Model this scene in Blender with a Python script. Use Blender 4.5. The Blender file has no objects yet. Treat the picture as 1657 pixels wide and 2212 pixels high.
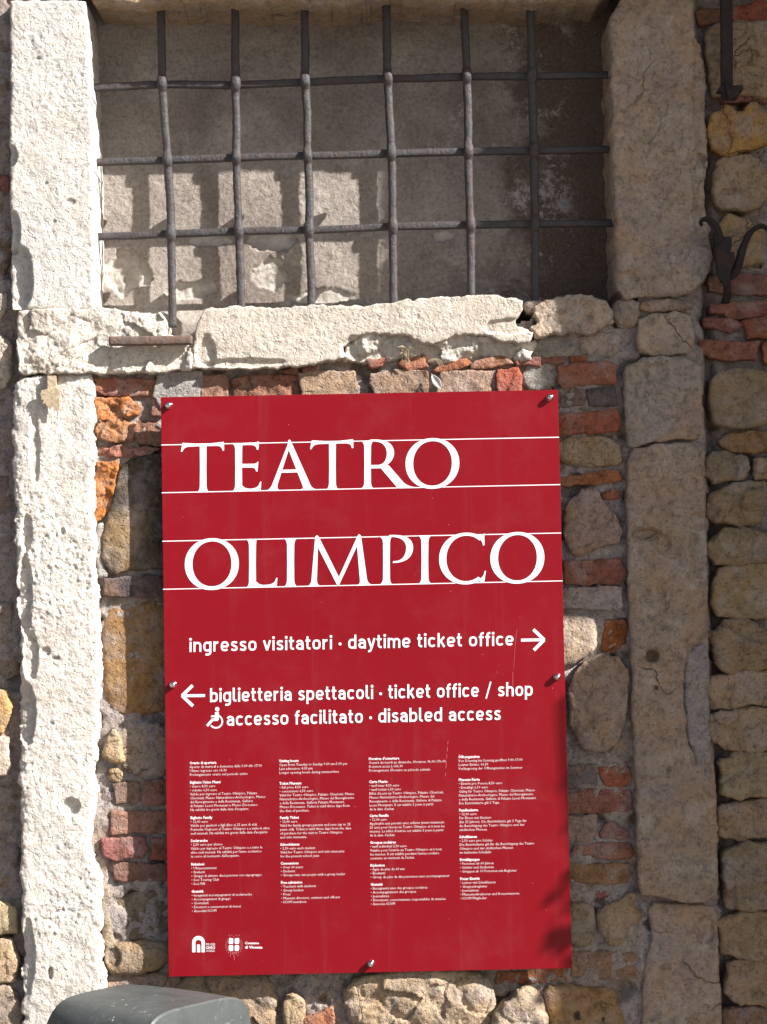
import bpy, math, random
import numpy as np
from mathutils import Vector, Matrix

sc = bpy.context.scene
rad = math.radians

# ------------------------------------------------------------------ camera
CAM = np.array([0.0, -3.915, 1.65]); F = 4800.0; CX, CY = 828.5, 1106.0
YAW, PITCH, ROLL = rad(0.362), rad(2.523), rad(-1.119)
def cam_basis():
    cy, sy, cp, sp = math.cos(YAW), math.sin(YAW), math.cos(PITCH), math.sin(PITCH)
    f = np.array([sy*cp, cy*cp, sp]); r = np.array([cy, -sy, 0.0]); u = np.cross(r, f)
    c, s = math.cos(ROLL), math.sin(ROLL)
    return c*r + s*u, -s*r + c*u, f
CR, CU, CF = cam_basis()
cam = bpy.data.cameras.new('camera')
cam.sensor_fit = 'VERTICAL'; cam.sensor_height = 36.0; cam.lens = F/2212*36.0
cam.clip_start = 0.05; cam.clip_end = 500
camo = bpy.data.objects.new('camera', cam)
camo.matrix_world = Matrix(((CR[0], CU[0], -CF[0], CAM[0]), (CR[1], CU[1], -CF[1], CAM[1]), (CR[2], CU[2], -CF[2], CAM[2]), (0, 0, 0, 1)))
sc.collection.objects.link(camo); sc.camera = camo

# ------------------------------------------------------------------ light
SUN = Vector((1.9, -1.0, 1.43)).normalized()
w = bpy.data.worlds.new('World'); sc.world = w; w.use_nodes = True
nt = w.node_tree; bg = nt.nodes['Background']
sky = nt.nodes.new('ShaderNodeTexSky'); sky.sky_type = 'NISHITA'; sky.sun_disc = False
sky.sun_elevation = math.asin(SUN.z); sky.sun_rotation = math.atan2(SUN.x, SUN.y)
sky.air_density = 1.0; sky.dust_density = 2.0; sky.ozone_density = 1.0
nt.links.new(sky.outputs[0], bg.inputs[0]); bg.inputs[1].default_value = 0.05
sl = bpy.data.lights.new('sun', 'SUN'); sl.energy = 5.0; sl.angle = rad(0.53); sl.color = (1.0, 0.96, 0.915)
so = bpy.data.objects.new('sun', sl); so.rotation_euler = SUN.to_track_quat('Z', 'Y').to_euler(); so.location = (4, -3, 5)
sc.collection.objects.link(so)
sc.view_settings.view_transform = 'Standard'; sc.view_settings.look = 'None'
sc.view_settings.gamma = 1.0; sc.view_settings.use_curve_mapping = False
sc.view_settings.exposure = 1.27

# ------------------------------------------------------------------ pixel -> point on a wall plane
def hit(px, py, y=0.0):
    d = (px-CX)/F*CR - (py-CY)/F*CU + CF
    return CAM + d*((y-CAM[1])/d[1])
K = 1657/2134.0
REG = {'R1': (0, 0, 800), 'R2': (700, 0, 800), 'R3': (1400, 0, 734), 'R4': (0, 700, 800), 'R5': (700, 700, 800),
       'R6': (1400, 700, 734), 'R7': (1400, 1400, 734), 'R8': (1400, 2100, 734), 'R9': (0, 1400, 600), 'R10': (0, 2100, 600),
       'R11': (500, 2600, 1100), 'HK': (1900, 560, 234), 'BK': (1900, 0, 234), 'S1': (440, 1190, 580), 'S3': (480, 1720, 560),
       'S4': (1000, 1720, 560), 'LG': (510, 2570, 260), 'BIN': (130, 2560, 600), 'D': (0, 0, 2134)}
def px(reg, x, y):
    a, b, wd = REG[reg]; s = 1657.0/wd
    return ((a + x/s)*K, (b + y/s)*K)
def pts(spec):
    """'R6' (x,y) ... lists mixed with region tags -> display pixels"""
    out = []; reg = 'D'
    for t in spec:
        if isinstance(t, str): reg = t
        else: out.append(px(reg, *t))
    return out

# ------------------------------------------------------------------ noise
_rs = np.random.RandomState(7)
PERM = np.concatenate([_rs.permutation(256)]*2); PERM = np.concatenate([PERM, PERM])
G3 = _rs.normal(size=(256, 3)); G3 /= np.linalg.norm(G3, axis=1)[:, None]
def perlin(x, y, z):
    xi = np.floor(x).astype(int); yi = np.floor(y).astype(int); zi = np.floor(z).astype(int)
    xf, yf, zf = x-xi, y-yi, z-zi
    u, v, ww = [t*t*t*(t*(t*6-15)+10) for t in (xf, yf, zf)]
    xi &= 255; yi &= 255; zi &= 255
    res = 0
    for dx in (0, 1):
        wx = u if dx else 1-u
        for dy in (0, 1):
            wy = v if dy else 1-v
            h = PERM[PERM[xi+dx]+yi+dy]
            for dz in (0, 1):
                wz = ww if dz else 1-ww
                g = G3[PERM[h+zi+dz] & 255]
                res = res + wx*wy*wz*(g[..., 0]*(xf-dx)+g[..., 1]*(yf-dy)+g[..., 2]*(zf-dz))
    return res*1.5
def fbm(x, z, f, oct=4, seed=0.0, gain=0.5, ridge=False):
    a = 1.0; r = 0; t = 0
    for o in range(oct):
        n = perlin(x*f + seed*3.7, z*f + seed*1.3, np.full_like(x, seed*5.1 + o*7.3))
        r = r + a*((1-2*np.abs(n)) if ridge else n); t += a; a *= gain; f *= 2.03
    return r/t
def worley(x, z, f, seed):
    X, Z = x*f, z*f; xi, zi = np.floor(X).astype(int), np.floor(Z).astype(int)
    d1 = np.full(x.shape, 9.0); val = np.zeros(x.shape)
    for dx in (-1, 0, 1):
        for dz in (-1, 0, 1):
            h = PERM[(PERM[(xi+dx+int(seed*17)) & 255] + zi + dz) & 255]
            jx = h/256.0; jz = PERM[h+31]/256.0
            d = (X-(xi+dx+jx))**2 + (Z-(zi+dz+jz))**2
            m = d < d1; d1 = np.where(m, d, d1); val = np.where(m, PERM[h+77]/256.0, val)
    return np.sqrt(d1), val
def sstep(a, b, t):
    t = np.clip((t-a)/(b-a), 0, 1); return t*t*(3-2*t)

# ------------------------------------------------------------------ objects
def tag(o, label=None, cat=None, group=None, kind=None):
    for k, v in (('label', label), ('category', cat), ('group', group), ('kind', kind)):
        if v: o[k] = v
    return o
def thing(name, loc, label, cat, group=None):
    o = bpy.data.objects.new(name, None); o.location = loc; o.empty_display_size = 0.05
    sc.collection.objects.link(o); return tag(o, label, cat, group)
def world_loc(o):
    v = np.zeros(3)
    while o: v += np.array(o.location); o = o.parent
    return v
def mesh_obj(name, V, Fc, mat, parent=None, smooth=True, color=None, loc=None):
    """V world coordinates, Fc list/array of faces"""
    V = np.asarray(V, float)
    base = world_loc(parent) if parent else np.zeros(3)
    if loc is not None: own = np.array(loc) - base
    else: own = np.zeros(3)
    V = V - base - own
    me = bpy.data.meshes.new(name)
    if isinstance(Fc, np.ndarray) and Fc.ndim == 2:
        k = Fc.shape[1]; n = len(Fc)
        me.vertices.add(len(V)); me.vertices.foreach_set('co', V.astype(np.float32).ravel())
        me.loops.add(n*k); me.loops.foreach_set('vertex_index', Fc.astype(np.int32).ravel())
        me.polygons.add(n); me.polygons.foreach_set('loop_start', np.arange(0, n*k, k, dtype=np.int32))
        try: me.polygons.foreach_set('loop_total', np.full(n, k, dtype=np.int32))
        except Exception: pass
        me.update(calc_edges=True)
    else:
        me.from_pydata(V.tolist(), [], [list(map(int, f)) for f in Fc]); me.update()
    if smooth: me.polygons.foreach_set('use_smooth', np.ones(len(me.polygons), dtype=bool))
    if mat: me.materials.append(mat)
    o = bpy.data.objects.new(name, me); sc.collection.objects.link(o)
    if parent: o.parent = parent
    o.location = own
    if color is not None: o.color = (color[0], color[1], color[2], 1)
    return o

def chaikin(P, n):
    P = np.asarray(P, float)
    for _ in range(n):
        Q = np.roll(P, -1, 0); P = np.stack([0.75*P+0.25*Q, 0.25*P+0.75*Q], 1).reshape(-1, 2)
    return P
def sdf(X, Z, P):
    d2 = np.full(X.shape, 1e9); ins = np.zeros(X.shape, bool)
    for i in range(len(P)):
        a = P[i]; b = P[(i+1) % len(P)]; e = b-a; L = max(e@e, 1e-12)
        t = np.clip(((X-a[0])*e[0]+(Z-a[1])*e[1])/L, 0, 1)
        d2 = np.minimum(d2, (X-a[0]-t*e[0])**2+(Z-a[1]-t*e[1])**2)
        if (a[1] > b[1]) != (b[1] > a[1]) or a[1] != b[1]:
            c = ((a[1] > Z) != (b[1] > Z)) & (X < (b[0]-a[0])*(Z-a[1])/(b[1]-a[1] + 1e-15)+a[0])
            ins ^= c
    d = np.sqrt(d2); return np.where(ins, d, -d)

NTRI = 0
def stone(name, spec, mat, parent, color, y0=0.02, cell=0.0028, rr=0.012, rd=None, amp=0.003, f=18, seed=None, deep=0.05,
          edge=0.003, smooth=1, grow=0.0022, wob=0.0, chips=(), tilt=(0, 0), facet=0.0, fine=0.0, pits=0.0, ridge=0.0):
    """a block or cobble: outline in the wall plane, rounded arrises, broken face and sides running back into the mortar"""
    global NTRI
    if seed is None: stone.k += 1; seed = stone.k*1.37
    pp = pts(spec)
    P = np.array([hit(a, b, y0)[[0, 2]] for a, b in pp]); P = chaikin(P, smooth)
    rd = rr*0.55 if rd is None else rd
    lo = P.min(0)-3*cell-grow; hi = P.max(0)+3*cell+grow
    nx = int((hi[0]-lo[0])/cell)+2; nz = int((hi[1]-lo[1])/cell)+2
    xs = lo[0]+np.arange(nx)*cell; zs = lo[1]+np.arange(nz)*cell
    X, Z = np.meshgrid(xs, zs, indexing='ij')
    d = sdf(X, Z, P) + grow + edge*fbm(X, Z, 45, 3, seed+9)*1.6 + wob*fbm(X, Z, 20, 2, seed+12)
    keep = d > -0.8*cell
    cellm = keep[:-1, :-1] & keep[1:, :-1] & keep[:-1, 1:] & keep[1:, 1:]
    gx, gz = np.gradient(d, cell); gl = np.maximum(np.hypot(gx, gz), 0.3)
    out = (d < 0)
    X2 = np.where(out, X - d*gx/gl**2, X); Z2 = np.where(out, Z - d*gz/gl**2, Z)
    dd = np.maximum(d, 0)
    t = np.clip(dd/rr, 0, 1)
    Y = y0 + rd*(1-np.sqrt(np.maximum(1-(1-t)**2, 0)))
    Y = Y + amp*fbm(X2, Z2, f, 5, seed, 0.55)
    if facet:
        wd, wv = worley(X2+0.01*fbm(X2, Z2, 30, 2, seed+1), Z2+0.01*fbm(X2, Z2, 30, 2, seed+2), f*1.3, seed)
        Y = Y + facet*(wv-0.5)*0.9 + facet*0.6*wd
    if ridge: Y = Y - ridge*fbm(X2, Z2, f*1.7, 4, seed+5, 0.5, True)
    pm = sstep(-0.15, 0.30, fbm(X2, Z2, 6, 3, seed+41))
    if fine: Y = Y + fine*(0.45+0.9*pm)*fbm(X2, Z2, 110, 4, seed+3, 0.65)
    if pits:
        n = fbm(X2, Z2, 70, 3, seed+21); Y = Y + pits*pm*sstep(0.20, 0.45, n)
        n = fbm(X2, Z2, 24, 4, seed+23); Y = Y + pits*1.0*pm*sstep(0.22, 0.5, n)
    for ch in chips:      # (region, x, y, radius x, radius y in that region's px, depth)
        c0 = hit(*px(ch[0], ch[1], ch[2]), y0); c1 = hit(*px(ch[0], ch[1]+ch[3], ch[2]), y0); c2 = hit(*px(ch[0], ch[1], ch[2]+ch[4]), y0)
        r1 = abs(c1[0]-c0[0]); r2 = abs(c2[2]-c0[2])
        q = np.sqrt(((X2-c0[0])/r1)**2+((Z2-c0[2])/r2)**2) + 0.25*fbm(X2, Z2, 40, 3, seed+4)
        Y = Y + ch[5]*(1-sstep(0.75, 1.05, q))*(1+0.25*fbm(X2, Z2, 60, 3, seed+6))
    c = P.mean(0)
    Y = Y + tilt[0]*(X2-c[0]) + tilt[1]*(Z2-c[1])
    used = np.zeros(d.shape, bool)
    for a in (0, 1):
        for b in (0, 1): used[a:nx-1+a, b:nz-1+b] |= cellm
    idx = -np.ones(d.shape, int); idx[used] = np.arange(used.sum())
    V = np.stack([X2[used], Y[used], Z2[used]], 1)
    ci, cj = np.nonzero(cellm)
    Q = np.stack([idx[ci, cj], idx[ci+1, cj], idx[ci+1, cj+1], idx[ci, cj+1]], 1)
    # skirt
    E = np.concatenate([Q[:, [0, 1]], Q[:, [1, 2]], Q[:, [2, 3]], Q[:, [3, 0]]])
    key = E.min(1).astype(np.int64)*len(V)+E.max(1)
    _, inv, cnt = np.unique(key, return_inverse=True, return_counts=True)
    B = E[cnt[inv.ravel()] == 1]
    bv = np.unique(B); m = -np.ones(len(V), int)
    segs = max(1, int(round(deep/0.02))); prev = m.copy(); prev[bv] = bv
    Vs = [V]; Fs = [Q]; n = len(V)
    for s in range(segs):
        tt = (s+1)/segs; nv = V[bv].copy(); nv[:, 1] = V[bv, 1] + deep*tt
        j = 0.002*fbm(nv[:, 0]+nv[:, 1]*2, nv[:, 2]-nv[:, 1], 40, 2, seed+8)
        nv[:, 0] += j; nv[:, 2] += j
        cur = m.copy(); cur[bv] = n+np.arange(len(bv)); n += len(bv)
        Vs.append(nv); Fs.append(np.stack([prev[B[:, 1]], prev[B[:, 0]], cur[B[:, 0]], cur[B[:, 1]]], 1)); prev = cur
    V = np.concatenate(Vs); Q = np.concatenate(Fs); NTRI += 2*len(Q)
    rc = random.Random(int(seed*1000)); kk = rc.uniform(0.90, 1.08); w1 = rc.uniform(-0.04, 0.04)
    if name == 'brick': color = (color[0]*0.95, color[1]*0.94, color[2]*0.95)
    elif mat in (M_SAND, M_PIER): color = (color[0]*1.05, color[1]*0.945, color[2]*0.885)
    color = (color[0]*kk*(1+w1), color[1]*kk, color[2]*kk*(1-w1))
    return mesh_obj(name, V, Q, mat, parent, True, color)
stone.k = 0

# ------------------------------------------------------------------ materials
def newmat(name):
    m = bpy.data.materials.new(name); m.use_nodes = True
    nt = m.node_tree; b = nt.nodes['Principled BSDF']
    return m, nt, b, nt.nodes, nt.links
def nz(nt, scale, det=5, rough=0.6, vec=None, dist=0.0):
    n = nt.nodes.new('ShaderNodeTexNoise'); n.inputs['Scale'].default_value = scale; n.inputs['Detail'].default_value = det
    n.inputs['Roughness'].default_value = rough; n.inputs['Distortion'].default_value = dist
    if vec: nt.links.new(vec, n.inputs['Vector'])
    return n.outputs['Fac']
def ramp(nt, fac, stops):
    r = nt.nodes.new('ShaderNodeValToRGB'); e = r.color_ramp.elements
    while len(e) < len(stops): e.new(0.5)
    for i, (p, c) in enumerate(stops):
        e[i].position = p; e[i].color = (c, c, c, 1) if isinstance(c, (int, float)) else (*c, 1)
    nt.links.new(fac, r.inputs[0]); return r.outputs[0]
def mix(nt, mode, fac, a, b):
    m = nt.nodes.new('ShaderNodeMix'); m.data_type = 'RGBA'; m.blend_type = mode
    for s, v in ((m.inputs[0], fac), (m.inputs[6], a), (m.inputs[7], b)):
        if isinstance(v, (int, float)): s.default_value = v
        elif isinstance(v, tuple): s.default_value = (*v, 1)
        else: nt.links.new(v, s)
    return m.outputs[2]
def mth(nt, op, a, b=0.0):
    m = nt.nodes.new('ShaderNodeMath'); m.operation = op
    for s, v in ((m.inputs[0], a), (m.inputs[1], b)):
        if isinstance(v, (int, float)): s.default_value = v
        else: nt.links.new(v, s)
    return m.outputs[0]
def mapv(nt, v, off):
    a = nt.nodes.new('ShaderNodeVectorMath'); a.operation = 'ADD'; a.inputs[1].default_value = off; nt.links.new(v, a.inputs[0]); return a.outputs[0]
def bump(nt, b, h, dist, strength=1.0):
    n = nt.nodes.new('ShaderNodeBump'); n.inputs['Distance'].default_value = dist; n.inputs['Strength'].default_value = strength
    nt.links.new(h, n.inputs['Height']); nt.links.new(n.outputs[0], b.inputs['Normal'])
def coords(nt, obj_random=True):
    tc = nt.nodes.new('ShaderNodeTexCoord'); v = tc.outputs['Object']
    if obj_random:
        oi = nt.nodes.new('ShaderNodeObjectInfo'); va = nt.nodes.new('ShaderNodeVectorMath'); va.operation = 'ADD'
        cm = nt.nodes.new('ShaderNodeMath'); cm.operation = 'MULTIPLY'; cm.inputs[1].default_value = 13.0
        nt.links.new(oi.outputs['Random'], cm.inputs[0]); nt.links.new(v, va.inputs[0]); nt.links.new(cm.outputs[0], va.inputs[1])
        return va.outputs[0], oi.outputs['Color']
    return v, None

def stone_material(name, stain=(0.30, 0.16, 0.05), stain_amt=0.5, pale=(0.5, 0.46, 0.40), pale_amt=0.35, dark_amt=0.5,
                   bump_d=0.0022, spots=0.5, grain=260, lichen=0.0, cool=0.0, crack=0):
    m, nt, b, N, L = newmat(name)
    v, col = coords(nt)
    c = col
    n1 = nz(nt, 9, 4, 0.6, v, 0.6)
    c = mix(nt, 'MIX', mth(nt, 'MULTIPLY', ramp(nt, n1, [(0.46, 0.0), (0.68, 1.0)]), stain_amt), c, stain)
    if cool:
        nc = nz(nt, 12, 5, 0.6, mapv(nt, v, (3.1, 7.7, 1.9)), 0.8)
        c = mix(nt, 'MIX', mth(nt, 'MULTIPLY', ramp(nt, nc, [(0.48, 0.0), (0.66, 1.0)]), cool), c, (0.33, 0.285, 0.285))
    n2 = nz(nt, 22, 6, 0.65, v, 0.3)
    c = mix(nt, 'MIX', mth(nt, 'MULTIPLY', ramp(nt, n2, [(0.5, 0.0), (0.72, 1.0)]), pale_amt), c, pale)
    n3 = nz(nt, 55, 6, 0.75, v, 0.2)
    c = mix(nt, 'MULTIPLY', dark_amt, c, ramp(nt, n3, [(0.30, 0.35), (0.5, 0.9), (0.75, 1.15)]))
    n4 = nz(nt, 190, 4, 0.7, v)
    c = mix(nt, 'MULTIPLY', spots, c, ramp(nt, n4, [(0.34, 0.45), (0.46, 1.0), (0.7, 1.12)]))
    if lichen:
        n6 = nz(nt, 30, 7, 0.8, v)
        c = mix(nt, 'MIX', mth(nt, 'MULTIPLY', ramp(nt, n6, [(0.6, 0.0), (0.66, 1.0)]), lichen), c, (0.05, 0.05, 0.045))
    L.new(c, b.inputs['Base Color'])
    b.inputs['Roughness'].default_value = 0.92; b.inputs['Specular IOR Level'].default_value = 0.25
    h1 = nz(nt, grain, 6, 0.7, v); h2 = nz(nt, 70, 5, 0.65, v, 0.4)
    h = mth(nt, 'ADD', mth(nt, 'MULTIPLY', h1, 0.45), mth(nt, 'MULTIPLY', h2, 1.0))
    pit = ramp(nt, nz(nt, 130, 3, 0.5, v), [(0.30, 0.0), (0.40, 1.0)])
    h = mth(nt, 'ADD', h, mth(nt, 'MULTIPLY', pit, 0.35))
    if crack:
        vo = N.new('ShaderNodeTexVoronoi'); vo.feature = 'DISTANCE_TO_EDGE'; vo.inputs['Scale'].default_value = 6.5
        wv = N.new('ShaderNodeVectorMath'); wv.operation = 'ADD'; nn = N.new('ShaderNodeTexNoise'); nn.inputs['Scale'].default_value = 14; nn.inputs['Detail'].default_value = 5
        sc_ = N.new('ShaderNodeVectorMath'); sc_.operation = 'SCALE'; sc_.inputs['Scale'].default_value = 0.10
        L.new(v, nn.inputs['Vector']); L.new(nn.outputs['Color'], sc_.inputs[0]); L.new(v, wv.inputs[0]); L.new(sc_.outputs[0], wv.inputs[1]); L.new(wv.outputs[0], vo.inputs['Vector'])
        gate = ramp(nt, nz(nt, 7, 3, 0.5, mapv(nt, v, (9.1, 2.2, 4.4))), [(0.56, 0.0), (0.64, 1.0)])
        cr = mth(nt, 'MULTIPLY', ramp(nt, vo.outputs['Distance'], [(0.0, 1.0), (0.012, 0.0)]), gate)
        h = mth(nt, 'SUBTRACT', h, mth(nt, 'MULTIPLY', cr, 0.5))
        c = mix(nt, 'MULTIPLY', mth(nt, 'MULTIPLY', cr, 0.75), c, (0.30, 0.24, 0.2)); L.new(c, b.inputs['Base Color'])
    bump(nt, b, h, bump_d*2, 1.0)
    return m
M_LIME = stone_material('pale_limestone', stain=(0.50, 0.40, 0.30), stain_amt=0.35, pale=(0.68, 0.65, 0.61), pale_amt=0.4, dark_amt=0.5, bump_d=0.0022, spots=0.35)
M_SAND = stone_material('brown_rubble_stone', stain=(0.36, 0.235, 0.12), stain_amt=0.7, pale=(0.44, 0.37, 0.33), pale_amt=0.55, dark_amt=0.8, bump_d=0.0034, spots=0.5, lichen=0.35, cool=0.45, crack=1)
M_PIER = stone_material('weathered_pier_stone', stain=(0.45, 0.29, 0.18), stain_amt=0.75, pale=(0.52, 0.46, 0.40), pale_amt=0.6, dark_amt=0.75, bump_d=0.0036, spots=0.45, lichen=0.3, cool=0.5, crack=1)
M_BRICK = stone_material('fired_clay_brick', stain=(0.30, 0.16, 0.09), stain_amt=0.55, pale=(0.40, 0.33, 0.30), pale_amt=0.7, dark_amt=0.9, bump_d=0.0030, spots=0.6, lichen=0.4, cool=0.15)
M_MORTAR = stone_material('lime_mortar', stain=(0.40, 0.28, 0.18), stain_amt=0.6, pale=(0.50, 0.46, 0.43), pale_amt=0.6, dark_amt=0.8, bump_d=0.0045, spots=0.75, grain=320, lichen=0.25, cool=0.4)

def plaster_material():
    m, nt, b, N, L = newmat('stained_plaster')
    v, _ = coords(nt, False)
    n1 = nz(nt, 5, 6, 0.6, v, 0.5)
    c = mix(nt, 'MIX', ramp(nt, n1, [(0.35, 0.0), (0.65, 1.0)]), (0.34, 0.30, 0.265), (0.205, 0.172, 0.15))
    n2 = nz(nt, 16, 8, 0.7, v, 0.3)
    c = mix(nt, 'MIX', mth(nt, 'MULTIPLY', ramp(nt, n2, [(0.5, 0.0), (0.7, 1.0)]), 0.45), c, (0.42, 0.375, 0.32))
    sep = N.new('ShaderNodeSeparateXYZ'); L.new(v, sep.inputs[0])
    # damp brown staining on the right hand side and below the lintel, with salt bloom at its border
    xw = mth(nt, 'ADD', sep.outputs[0], mth(nt, 'MULTIPLY', mth(nt, 'SUBTRACT', nz(nt, 12, 9, 0.65, v, 0.4), 0.5), 0.34))
    damp = ramp(nt, mth(nt, 'ADD', mth(nt, 'MULTIPLY', xw, 2.0), 0.0), [(0.50, 0.0), (0.62, 1.0)])
    c = mix(nt, 'MIX', mth(nt, 'MULTIPLY', damp, 0.9), c, (0.12, 0.082, 0.062))
    bloom_x = ramp(nt, mth(nt, 'MULTIPLY', sep.outputs[0], 2.0), [(0.15, 0.0), (0.55, 1.0), (0.72, 1.0), (0.8, 0.0)])
    bl = mth(nt, 'MULTIPLY', ramp(nt, nz(nt, 13, 12, 0.86, v, 0.25), [(0.545, 0.0), (0.575, 1.0)]), bloom_x)
    c = mix(nt, 'MIX', mth(nt, 'MULTIPLY', bl, 0.75), c, (0.48, 0.45, 0.43))
    n3 = nz(nt, 150, 4, 0.75, v)
    c = mix(nt, 'MULTIPLY', 0.6, c, ramp(nt, n3, [(0.35, 0.5), (0.5, 1.0), (0.68, 1.3)]))
    sp = nz(nt, 330, 2, 0.5, v)
    c = mix(nt, 'MIX', mth(nt, 'MULTIPLY', ramp(nt, sp, [(0.70, 0.0), (0.74, 1.0)]), 0.5), c, (0.55, 0.53, 0.5))
    at = N.new('ShaderNodeAttribute'); at.attribute_name = 'bare_lime'
    c = mix(nt, 'MIX', mth(nt, 'MULTIPLY', at.outputs['Fac'], 0.75), c, (0.60, 0.56, 0.50))
    L.new(c, b.inputs['Base Color']); b.inputs['Roughness'].default_value = 0.95; b.inputs['Specular IOR Level'].default_value = 0.2
    h = mth(nt, 'ADD', mth(nt, 'MULTIPLY', nz(nt, 260, 6, 0.7, v), 0.5), nz(nt, 75, 5, 0.6, v, 0.4))
    bump(nt, b, h, 0.0034, 1.0)
    return m
M_PLASTER = plaster_material()

def iron_material(name, base=(0.085, 0.082, 0.085), rust=(0.16, 0.07, 0.03), rust_amt=0.35, rough=0.62, metal=0.25):
    m, nt, b, N, L = newmat(name); v, _ = coords(nt, False)
    n = nz(nt, 35, 7, 0.7, v, 0.4)
    c = mix(nt, 'MIX', mth(nt, 'MULTIPLY', ramp(nt, n, [(0.48, 0.0), (0.66, 1.0)]), rust_amt), base, rust)
    c = mix(nt, 'MULTIPLY', 0.7, c, ramp(nt, nz(nt, 160, 5, 0.7, v), [(0.3, 0.5), (0.7, 1.3)]))
    L.new(c, b.inputs['Base Color']); b.inputs['Metallic'].default_value = metal; b.inputs['Roughness'].default_value = rough
    bump(nt, b, mth(nt, 'ADD', nz(nt, 180, 5, 0.65, v), mth(nt, 'MULTIPLY', nz(nt, 60, 3, 0.5, v), 0.8)), 0.0022, 0.9)
    return m
M_IRON = iron_material('wrought_iron', base=(0.060, 0.055, 0.057), rust=(0.070, 0.040, 0.028), rust_amt=0.7)
M_RUST = iron_material('rusty_iron', base=(0.022, 0.015, 0.014), rust=(0.055, 0.026, 0.013), rust_amt=0.6, rough=0.8, metal=0.1)
M_STRIP = iron_material('brown_rusted_steel', base=(0.13, 0.09, 0.075), rust=(0.2, 0.1, 0.06), rust_amt=0.6, rough=0.85, metal=0.0)
M_TIN = iron_material('sun_bleached_tin', base=(0.42, 0.33, 0.22), rust=(0.35, 0.2, 0.1), rust_amt=0.4, rough=0.7, metal=0.0)

def panel_material():
    m, nt, b, N, L = newmat('red_enamel'); v, _ = coords(nt, False)
    n = nz(nt, 2.2, 3, 0.5, v)
    c = mix(nt, 'MIX', ramp(nt, n, [(0.35, 0.0), (0.65, 1.0)]), (0.190, 0.0030, 0.0085), (0.205, 0.0040, 0.0095))
    n2 = nz(nt, 420, 3, 0.6, v)
    c = mix(nt, 'MIX', mth(nt, 'MULTIPLY', ramp(nt, n2, [(0.68, 0.0), (0.76, 1.0)]), 0.25), c, (0.6, 0.18, 0.16))
    dust = mth(nt, 'MULTIPLY', ramp(nt, nz(nt, 9, 8, 0.75, v, 0.3), [(0.50, 0.0), (0.80, 1.0)]), 0.035)
    c = mix(nt, 'MIX', dust, c, (0.45, 0.35, 0.33))
    mp = N.new('ShaderNodeMapping'); mp.inputs['Scale'].default_value = (34, 1, 1.6); L.new(v, mp.inputs[0])
    stk = mth(nt, 'MULTIPLY', ramp(nt, nz(nt, 1.0, 6, 0.65, mp.outputs[0]), [(0.56, 0.0), (0.85, 1.0)]), 0.05)
    c = mix(nt, 'MIX', stk, c, (0.42, 0.30, 0.28))
    L.new(c, b.inputs['Base Color'])
    r = ramp(nt, nz(nt, 7, 5, 0.6, v), [(0.3, 0.30), (0.7, 0.38)])
    L.new(r, b.inputs['Roughness']); b.inputs['Specular IOR Level'].default_value = 0.20
    bump(nt, b, nz(nt, 1.6, 1, 0.4, v), 0.02, 0.35)
    return m
M_RED = panel_material()
def flat(name, col, rough=0.5, metal=0.0, spec=0.5):
    m, nt, b, N, L = newmat(name); v, _ = coords(nt, False)
    c = mix(nt, 'MULTIPLY', 0.5, col, ramp(nt, nz(nt, 45, 6, 0.6, v), [(0.3, 0.82), (0.6, 1.0)]))
    L.new(c, b.inputs['Base Color']); b.inputs['Roughness'].default_value = rough
    b.inputs['Metallic'].default_value = metal; b.inputs['Specular IOR Level'].default_value = spec
    return m
M_WHITE = flat('white_print', (0.80, 0.78, 0.80), 0.35)
M_PINK = flat('small_white_print', (0.72, 0.58, 0.58), 0.4)
M_FAINT = flat('faint_pink_print', (0.55, 0.16, 0.18), 0.4)
M_SCR = flat('scratched_enamel', (0.60, 0.16, 0.15), 0.5)
M_STEEL = flat('polished_steel', (0.75, 0.73, 0.72), 0.18, 1.0)
M_EDGE = flat('aluminium_edge', (0.35, 0.12, 0.12), 0.4, 0.3)
M_DRY = flat('dry_straw', (0.42, 0.33, 0.20), 0.9)
M_FEATHER = flat('white_down', (0.8, 0.78, 0.74), 0.9)
M_DARK = flat('dark_interior', (0.012, 0.012, 0.014), 0.9)

def plastic_material():
    m, nt, b, N, L = newmat('grey_bin_plastic'); v, _ = coords(nt, False)
    c = mix(nt, 'MIX', ramp(nt, nz(nt, 14, 6, 0.7, v, 0.5), [(0.35, 0.0), (0.7, 1.0)]), (0.050, 0.058, 0.057), (0.078, 0.088, 0.087))
    spl = ramp(nt, nz(nt, 40, 7, 0.72, v, 1.5), [(0.60, 0.0), (0.68, 1.0)])
    c = mix(nt, 'MIX', mth(nt, 'MULTIPLY', spl, 0.35), c, (0.34, 0.35, 0.35))
    vo = N.new('ShaderNodeTexVoronoi'); vo.inputs['Scale'].default_value = 55; L.new(v, vo.inputs['Vector'])
    sp = mth(nt, 'MULTIPLY', ramp(nt, vo.outputs['Distance'], [(0.08, 1.0), (0.13, 0.0)]), ramp(nt, nz(nt, 18, 2, 0.5, v), [(0.55, 0.0), (0.6, 1.0)]))
    c = mix(nt, 'MIX', mth(nt, 'MULTIPLY', sp, 0.7), c, (0.5, 0.48, 0.42))
    L.new(c, b.inputs['Base Color'])
    L.new(ramp(nt, nz(nt, 20, 5, 0.6, v), [(0.3, 0.42), (0.7, 0.62)]), b.inputs['Roughness'])
    bump(nt, b, nz(nt, 120, 4, 0.6, v), 0.0006, 0.6)
    return m
M_BIN = plastic_material()

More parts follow.
